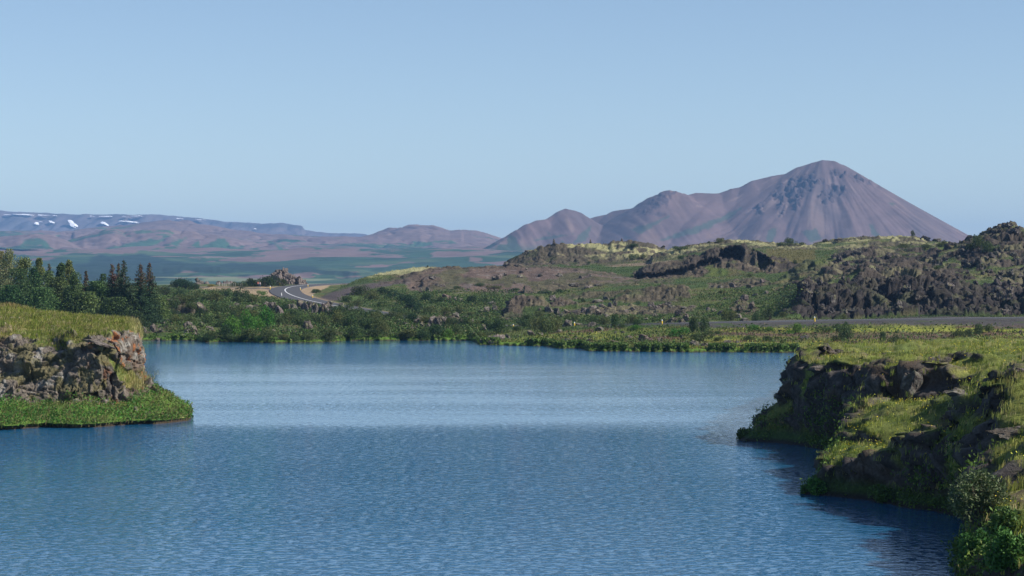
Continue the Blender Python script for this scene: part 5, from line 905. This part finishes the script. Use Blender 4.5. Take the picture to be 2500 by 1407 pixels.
BLB = ['tall pale-leaved birch cut off by the left picture edge', 'tall leafy birch at the left edge, highest crown of the grove', 'tall birch with silvery leaves second from the left edge', 'tall full birch with a rounded top right of the silvery one', 'broad dark birch low in front of the tall left birches', 'narrow yellow-green birch with a pointed top in the left grove', 'slender birch just below the narrow pointed one', 'bushy birch left of the dark slim spruce top', 'narrow birch, left of the twin bright poplar-like tops', 'narrow bright birch, right of the twin tops', 'low wide birch under the twin tops', 'thin birch on the right shoulder of the twin tops', 'dark shrubby birch above the headland grass at the far left', 'low shrubby birch behind the headland crest, middle of the grove', 'low brownish birch behind the headland crest', 'rounded birch between the lone small spruce and the big spruces', 'thin grey birch against the blue valley left of the big spruces', 'low yellowish birch under the lone small spruce', 'shrubby birch right at the foot of the last spruce', 'low birch scrub between the last spruce and the rocky face', 'low birch in front of the big spruces behind the headland']
for k, a in enumerate(BR): birch(*a, 300+k, BLB[k], BCOL['pale'] if k in (0, 1, 2) else (BCOL['willow'] if k % 2 else BCOL['dark']))
for k, (px, py, top, wpx, D, red, lb) in enumerate([(120, 788, 640, 34, 462, .5, 'slim dark spruce with a rusty top among the left birches'), (210, 790, 658, 36, 458, .5, 'small lone spruce with a thin spire between birches and big spruces'), (274, 792, 642, 62, 452, .6, 'spruce with rusty cones on top, leftmost of the big group'), (289, 792, 640, 50, 462, .4, 'narrow spruce squeezed behind the two tallest spruces'), (302, 794, 631, 74, 450, .15, 'tallest spruce with a green spire in the big group'), (343, 794, 641, 84, 448, .7, 'wide spruce with a rusty top right of the tallest one'), (365, 790, 638, 66, 456, .7, 'open-branched spruce at the right end of the grove'), (253, 792, 690, 56, 456, .0, 'short dark spruce at the left foot of the big group'), (322, 796, 700, 60, 446, .0, 'short dark spruce in front of the two widest ones')]): spruce(px, py, top, wpx, D, 400+k, lb, red)

# ------------------------------------------------------------------ near plants
def put_near_bush(px, py, D, w_, h_, typ, label, name='shrub'):
    q = W(px, py, D); fo, st_ = BPROT[typ][R.integers(4)]; e = tag(empty(name, q, R.uniform(0, 6)), label, 'shrub')
    for nm, me in (('foliage', fo), ('stem', st_)): o = bpy.data.objects.new(nm, me); COL.objects.link(o); o.parent = e
    e.scale = (w_/1.75, w_/1.75, h_)
def willow_near(px, py, D, w_, h_, label, seed, n=5200, cols=((.10, .14, .05), (.14, .17, .07), (.07, .10, .035), (.19, .21, .11)), ls=(.045, .085)):
    q = onbank(px, min(py, 1400)) if px > 1830 else W(px, py, D); q = q+np.array([0, .1, -.12]); e = tag(empty('willow_shrub' if 'willow' in label else 'herb_clump', q), label, 'shrub' if 'willow' in label else 'plant'); pts = bush_pts(n, seed, (w_/1.75, w_/1.75, h_), 12, .4); leaves('foliage', pts, R.uniform(*ls, len(pts)), tone(len(pts), cols, None, .3), parent=e, flat=1.)
    Vs, Qs = stems_mesh(seed, .75, 16); mk('stem', np.array(Vs)*[w_*.5, w_*.5, h_], Q=Qs, mat=M_BARK, parent=e)
willow_near(2400, 1262, 101, 2.6, 1.9, 'narrow-leaved grey-green willow shrub on the steep bank at lower right', 71)
willow_near(2350, 1240, 106, 1.5, 1.2, 'smaller willow shrub at the left foot of the big grey-green one', 72, 2200)
willow_near(1995, 1200, 121.5, 1.2, .85, 'bright green herb clump on the tip of the second point', 73, 2200, ((.12, .22, .03), (.20, .30, .05), (.07, .14, .03)), (.05, .1))
willow_near(1968, 1198, 121.2, .7, .6, 'small dark herb clump at the very tip of the second point', 74, 1000, ((.07, .14, .03), (.10, .18, .03)), (.05, .1))
willow_near(1812, 1074, 159.8, 1.3, .8, 'dark leafy clump at the waterline of the far point', 75, 1400, ((.05, .10, .02), (.07, .14, .03)), (.06, .12))
willow_near(2150, 1222, 114.5, 1.4, .9, 'shaded green herb clump under the dark cliff by the water', 76, 1800, ((.08, .17, .03), (.06, .12, .025)), (.05, .1))
willow_near(2390, 1400, 86, 1.8, 1.5, 'shaded leafy herbs at the waterline in the lower right corner', 77, 3600, ((.07, .15, .03), (.10, .19, .04), (.05, .10, .02)), (.05, .1))
willow_near(2470, 1420, 84, 1.6, 1.4, 'bright leafy herbs cut by the lower right picture edges', 78, 3200, ((.11, .20, .04), (.15, .25, .05), (.06, .12, .02)), (.05, .1))
willow_near(2440, 1330, 92, 1.6, 1.2, 'dark leafy clump on the shaded slope near the lower right corner', 79, 2600, ((.06, .13, .03), (.08, .15, .03)), (.05, .1))
def rock_at(px, py, s, kind, label, rot=(0, 0, 0)):
    q = onbank(px, py); q = q+np.array([.15, .35*s[1], -.25*s[2]]); put_near(q, s, kind, rot=rot, label=label)
rock_at(243, 838, (.95, .55, .26), 6, 'orange-stained flat slab tilted over the headland cliff edge', (.1, .30, .1)); rock_at(300, 862, (.4, .4, .25), 4, 'small grey block under the grass at the headland corner', (0, .1, 1))
rock_at(330, 1003, (.28, .26, .24), 2, 'dark upright stone on the green shelf of the headland'); rock_at(358, 1005, (.36, .26, .18), 1, 'low brown stone on the green shelf right of the dark upright one')
rock_at(1852, 985, (.7, .6, .6), 2, 'knobbly dark lava block on the edge of the far point'); rock_at(2225, 955, (.95, .7, .8), 5, 'dark cracked lava block poking from the turf above the cliff'); rock_at(1990, 905, (.5, .5, .35), 6, 'flat dark rock at the turf edge on top of the far point')
rock_at(2470, 1060, (.8, .6, .5), 3, 'large broken lava block at the right picture edge'); rock_at(2330, 965, (.7, .6, .4), 4, 'dark rock under an overhanging turf lip on the right bank'); rock_at(2480, 915, (.5, .5, .35), 0, 'small dark rock high on the right bank at the picture edge')

# ------------------------------------------------------------------ road furniture
def prim(name, kind, loc, size, mat, parent, rot=None, seg=8):
    if kind == 'box':
        V = np.array([(x, y, z_) for x in (-.5, .5) for y in (-.5, .5) for z_ in (0, 1)])*size; Q_ = [(0, 1, 3, 2), (4, 6, 7, 5), (0, 4, 5, 1), (2, 3, 7, 6), (0, 2, 6, 4), (1, 5, 7, 3)]; o = mk(name, V, Q=Q_, mat=mat, smooth=False, parent=parent)
    else:
        r0, r1, h = size; V = []
        for z_, r_ in ((0, r0), (h*.5, r0), (h*.96, r1), (h, r1*.6)):
            for i_ in range(seg): V.append((r_*math.cos(i_*2*math.pi/seg), r_*math.sin(i_*2*math.pi/seg), z_))
        Q_ = [(j*seg+i_, j*seg+(i_+1) % seg, (j+1)*seg+(i_+1) % seg, (j+1)*seg+i_) for j in range(3) for i_ in range(seg)]; T_ = [(3*seg, 3*seg+i_, 3*seg+i_+1) for i_ in range(1, seg-1)]; o = mk(name, V, T_, Q_, mat=mat, parent=parent)
    o.location = loc
    if rot: o.rotation_euler = rot
    return o
def on_road(px, py, dz=0):
    q = MID.hit(px, py); return q
PO = [(630+31, 708, 10, 0, 'yellow marker post at the corner of the side road and the bend'), (684, 698, 9, 0, 'yellow marker post on the outer left edge of the bend, beside the big bush'), (759, 692, 9, 0, 'yellow marker post farthest along the road, before the trees behind the bend'), (751, 701, 7, 0, 'yellow marker post on the inside of the bend near its far end'), (733, 710, 8, 0, 'small yellow marker post at the tightest inside of the bend'), (763, 729, 9, 0, 'yellow marker post on the inner verge below the dark scree slope'), (688, 724, 9, 1, 'white marker post on the outer gravel verge of the bend'), (750, 742, 7, 0, 'pale yellow marker post in front of the road above the rock row'),
      (956, 770, 5, 0, 'tiny marker post just right of the triangular sign'), (1201, 801, 9, 0, 'yellow marker post leftmost along the lakeside stretch of road'), (1253, 800, 9, 0, 'pale yellow marker post second from the left on the lakeside stretch'), (1402, 796, 10, 0, 'yellow marker post behind the tilted grey boulder'), (1499, 796, 6, 0, 'short yellow marker post left of the tall willow bush'), (1617, 793, 13, 0, 'tall yellow marker post left of the dark boulder heap by the road'), (1990, 786, 13, 0, 'tall yellow marker post at the foot of the black lava cliff')]
for px, py, hp_, wt_, lb in PO:
    q = MID.hit(px, py); h = hp_*q[1]/F
    e = tag(empty('marker_post', (q[0], q[1], q[2]-.05), R.uniform(-.3, .3)), lb, 'marker post', 'marker posts along the road'); e.rotation_euler[1] = -.06
    prim('post', 'cyl', (0, 0, 0), (.11, .10, h*.74), M_WHITE if wt_ else M_YEL, e); prim('reflector', 'cyl', (0, 0, h*.745), (.105, .085, h*.26), M_WHITE, e)
q = MID.hit(930, 768.5); k = q[1]/F; e = tag(empty('road_sign', (q[0], q[1], q[2]-.1)), 'pale triangular road sign seen from behind beside the road among bushes', 'road sign')
V = [(-.42, 0, .15), (.42, 0, .15), (.42, 0, .45), (.08, 0, 1.15), (-.08, 0, 1.15), (-.42, 0, .45)]; V = V+[(x, .05, z_) for x, _, z_ in V]; n = 6
mk('plate', V, T=[(0, 1, 2), (0, 2, 5), (5, 2, 3), (5, 3, 4), (6, 8, 7), (6, 11, 8), (11, 9, 8), (11, 10, 9)], Q=[(i_, (i_+1) % 6, 6+(i_+1) % 6, 6+i_) for i_ in range(6)], mat=M_METAL, smooth=False, parent=e); prim('pole', 'cyl', (0, -.06, 0), (.05, .045, .95), M_DARKM, e)
# wire fence on the gravel flat
q0 = W(536, 699.5, 748); q1 = W(592, 699, 752); e = tag(empty('fence', q0), 'low wire fence with pale wooden posts behind the gravel flat', 'fence'); nP = 11
for i_ in range(nP):
    pxx = 536+i_*5.6; q = MID.hit(pxx, 699.4); prim('post', 'cyl', (q[0]-q0[0], q[1]-q0[1], q[2]-q0[2]-.1), (.09, .07, 1.15+R.uniform(-.1, .1)), M_FENCE, e, rot=(R.uniform(-.08, .08), R.uniform(-.08, .08), 0), seg=6)
dv = q1-q0
for zz_ in (.45, .95):
    mk('wire', [(0, 0, zz_), (dv[0], dv[1], dv[2]+zz_), (dv[0], dv[1], dv[2]+zz_+.02), (0, 0, zz_+.02), (0, .02, zz_), (dv[0], dv[1]+.02, dv[2]+zz_), (dv[0], dv[1]+.02, dv[2]+zz_+.02), (0, .02, zz_+.02)], Q=[(0, 1, 2, 3), (4, 7, 6, 5), (0, 4, 5, 1), (3, 2, 6, 7)], mat=M_DARKM, smooth=False, parent=e)

# ------------------------------------------------------------------ two walkers
def skin(name, joints, edges, rad, mat, parent, lvl=1):
    me = bpy.data.meshes.new(name); me.from_pydata(joints, edges, []); me.materials.append(mat); o = bpy.data.objects.new(name, me); COL.objects.link(o); o.parent = parent
    md_ = o.modifiers.new('skin', 'SKIN')
    if not me.skin_vertices: me.skin_vertices.new() if hasattr(me.skin_vertices, 'new') else None
    for i_, r_ in enumerate(rad): me.skin_vertices[0].data[i_].radius = (r_, r_)
    me.skin_vertices[0].data[0].use_root = True; sb = o.modifiers.new('sub', 'SUBSURF'); sb.levels = lvl; sb.render_levels = lvl; return o
def person(loc, rz, cloth, legc, hairc, label, s=1.):
    e = tag(empty('person', loc, rz), label, 'person', 'walkers on the side road'); e.scale = (s, s, s)
    J = [(0, 0, .98), (0, 0, 1.18), (0, 0, 1.40), (0, 0, 1.50), (0, -.01, 1.60), (0, -.02, 1.70), (.10, 0, .90), (.12, -.10, .50), (.12, -.05, .08), (.12, -.18, .04), (-.10, 0, .90), (-.11, .12, .52), (-.11, .22, .12), (-.11, .12, .05), (.19, 0, 1.40), (.25, .05, 1.14), (.24, -.10, .92), (.24, -.16, .84), (-.19, 0, 1.40), (-.25, -.04, 1.14), (-.23, -.20, .98), (-.22, -.27, .94)]
    E = [(0, 1), (1, 2), (2, 3), (3, 4), (4, 5), (0, 6), (6, 7), (7, 8), (8, 9), (0, 10), (10, 11), (11, 12), (12, 13), (2, 14), (14, 15), (15, 16), (16, 17), (2, 18), (18, 19), (19, 20), (20, 21)]
    Rr = [.14, .13, .14, .055, .09, .085, .095, .06, .04, .035, .095, .06, .04, .035, .06, .045, .03, .03, .06, .045, .03, .03]
    skin('body', J, E, Rr, mat_flat('skin', (.5, .33, .25), .6, .05), e, 2)
    skin('jacket', [J[i_] for i_ in (0, 1, 2, 14, 15, 16, 18, 19, 20)], [(0, 1), (1, 2), (2, 3), (3, 4), (4, 5), (2, 6), (6, 7), (7, 8)], [.16, .155, .16, .08, .065, .05, .08, .065, .05], mat_flat('jacket_cloth', cloth, .85, .1), e)
    skin('trousers', [J[i_] for i_ in (0, 6, 7, 8, 10, 11, 12)], [(0, 1), (1, 2), (2, 3), (0, 4), (4, 5), (5, 6)], [.15, .11, .08, .06, .11, .08, .06], mat_flat('trouser_cloth', legc, .85, .1), e)
    skin('hair', [(0, .03, 1.62), (0, .01, 1.74)], [(0, 1)], [.09, .09], mat_flat('hair', hairc, .8, .1), e)
q = MID.hit(629, 701.5); person((q[0], q[1], q[2]+.02), .3, (.35, .06, .05), (.03, .035, .06), (.05, .03, .02), 'person in a dark red top walking on the side road by the bush', 1.02)
q = MID.hit(634.5, 702.5); person((q[0], q[1], q[2]+.02), -.4, (.75, .62, .60), (.06, .09, .16), (.25, .18, .1), 'person in a pale top walking right of the one in red', 1.05)

# ------------------------------------------------------------------ labels for boulders and bushes: look, then landmark, then rank
def zone_of(px, py):
    for (x0, x1, y0, y1), nm in ZN:
        if x0 <= px < x1 and y0 <= py < y1: return nm
    return 'on the far shore'
ZN = [((0, 700, 600, 712), 'on the flat skyline left of the bend'), ((700, 900, 600, 720), 'behind the road bend'), ((1400, 1700, 560, 650), 'on the dark cairn ridge and its foot'), ((1200, 1400, 560, 656), 'on the lichen ridge with cairns'), ((1700, 2340, 560, 612), 'on the skyline below the cone mountain'), ((2340, 2600, 500, 625), 'on the right-hand lava hill'),
      ((900, 1200, 600, 716), 'on the left half of the brown hill'), ((1200, 1560, 600, 698), 'on the right half of the brown hill'), ((1920, 2600, 600, 690), 'high in the black lava field'), ((1920, 2600, 690, 792), 'low in the black lava cliff above the road'), ((0, 640, 700, 752), 'on the slope left of the bend'), ((640, 870, 712, 780), 'in the rock row below the bend'), ((840, 1010, 700, 790), 'beside the road by the triangular sign'), ((1010, 1200, 690, 782), 'under the brown hill left of the pillar rock'),
      ((0, 640, 752, 800), 'between spruces and bright bush'), ((0, 500, 800, 850), 'on the mossy shore by the headland'), ((500, 740, 780, 850), 'around the bright green shore bush'), ((740, 960, 775, 850), 'on the shore under the rock row'), ((960, 1170, 760, 850), 'by the mossy rock mound on the shore'), ((1170, 1430, 790, 850), 'at the left end of the stony point'), ((1430, 1760, 795, 860), 'in the middle of the stony point'), ((1760, 2000, 795, 860), 'on the meadow right of the stony point'), ((2000, 2600, 792, 860), 'on the yellow-green meadow below the lava cliff'),
      ((1200, 1420, 690, 800), 'around the cleft pillar rock'), ((1420, 1560, 690, 800), 'in the rubble band above the road'), ((1560, 1720, 690, 800), 'by the brown ledge and roadside heap'), ((1720, 1920, 612, 800), 'left of the black lava cliff'), ((1500, 1920, 600, 690), 'near the cave rock')]
ORD = 'first second third fourth fifth sixth seventh eighth ninth tenth eleventh twelfth thirteenth fourteenth fifteenth sixteenth seventeenth eighteenth nineteenth twentieth'.split()
ORD += ['twenty-'+o_ for o_ in ORD[:9]]+['thirtieth']+['thirty-'+o_ for o_ in ORD[:9]]+['fortieth']+['forty-'+o_ for o_ in ORD[:9]]
LOOK = {0: 'blocky grey', 1: 'low grey', 2: 'knobbly dark', 3: 'brownish', 4: 'squat dark', 5: 'upright dark', 6: 'long flat', 7: 'near-black', 8: 'tall near-black', 9: 'wide near-black'}
TY = {'willow': 'olive-green', 'bright': 'bright green', 'dark': 'dark green', 'pale': 'greyish-green', 'yellow': 'yellow-green'}
grp = {}
for t in THINGS:
    ad = (LOOK[BM.index(t[1].data)] if t[0] == 'boulder' else TY[t[5]]); grp.setdefault((t[0], ad, zone_of(t[2], t[3])), []).append(t)
for (kd, ad, zn), L_ in grp.items():
    L_.sort(key=lambda t: t[2])
    for i_, t in enumerate(L_):
        sz = 'tiny' if t[4] < 14 else 'small' if t[4] < 26 else 'broad' if t[4] > 48 else 'middling'
        if len(L_) == 1: lb = f'only {ad} {kd} {zn}, {sz}'
        elif i_ == 0: lb = f'{sz} {ad} {kd} {zn}, leftmost such'
        elif i_ == len(L_)-1: lb = f'{sz} {ad} {kd} {zn}, rightmost such'
        else: lb = f'{sz} {ad} {kd} {zn}, {ORD[i_]} from left'
        tag(t[1], lb, 'rock' if kd == 'boulder' else 'bush', 'lava boulders of the far shore' if kd == 'boulder' else 'bushes of the far shore')
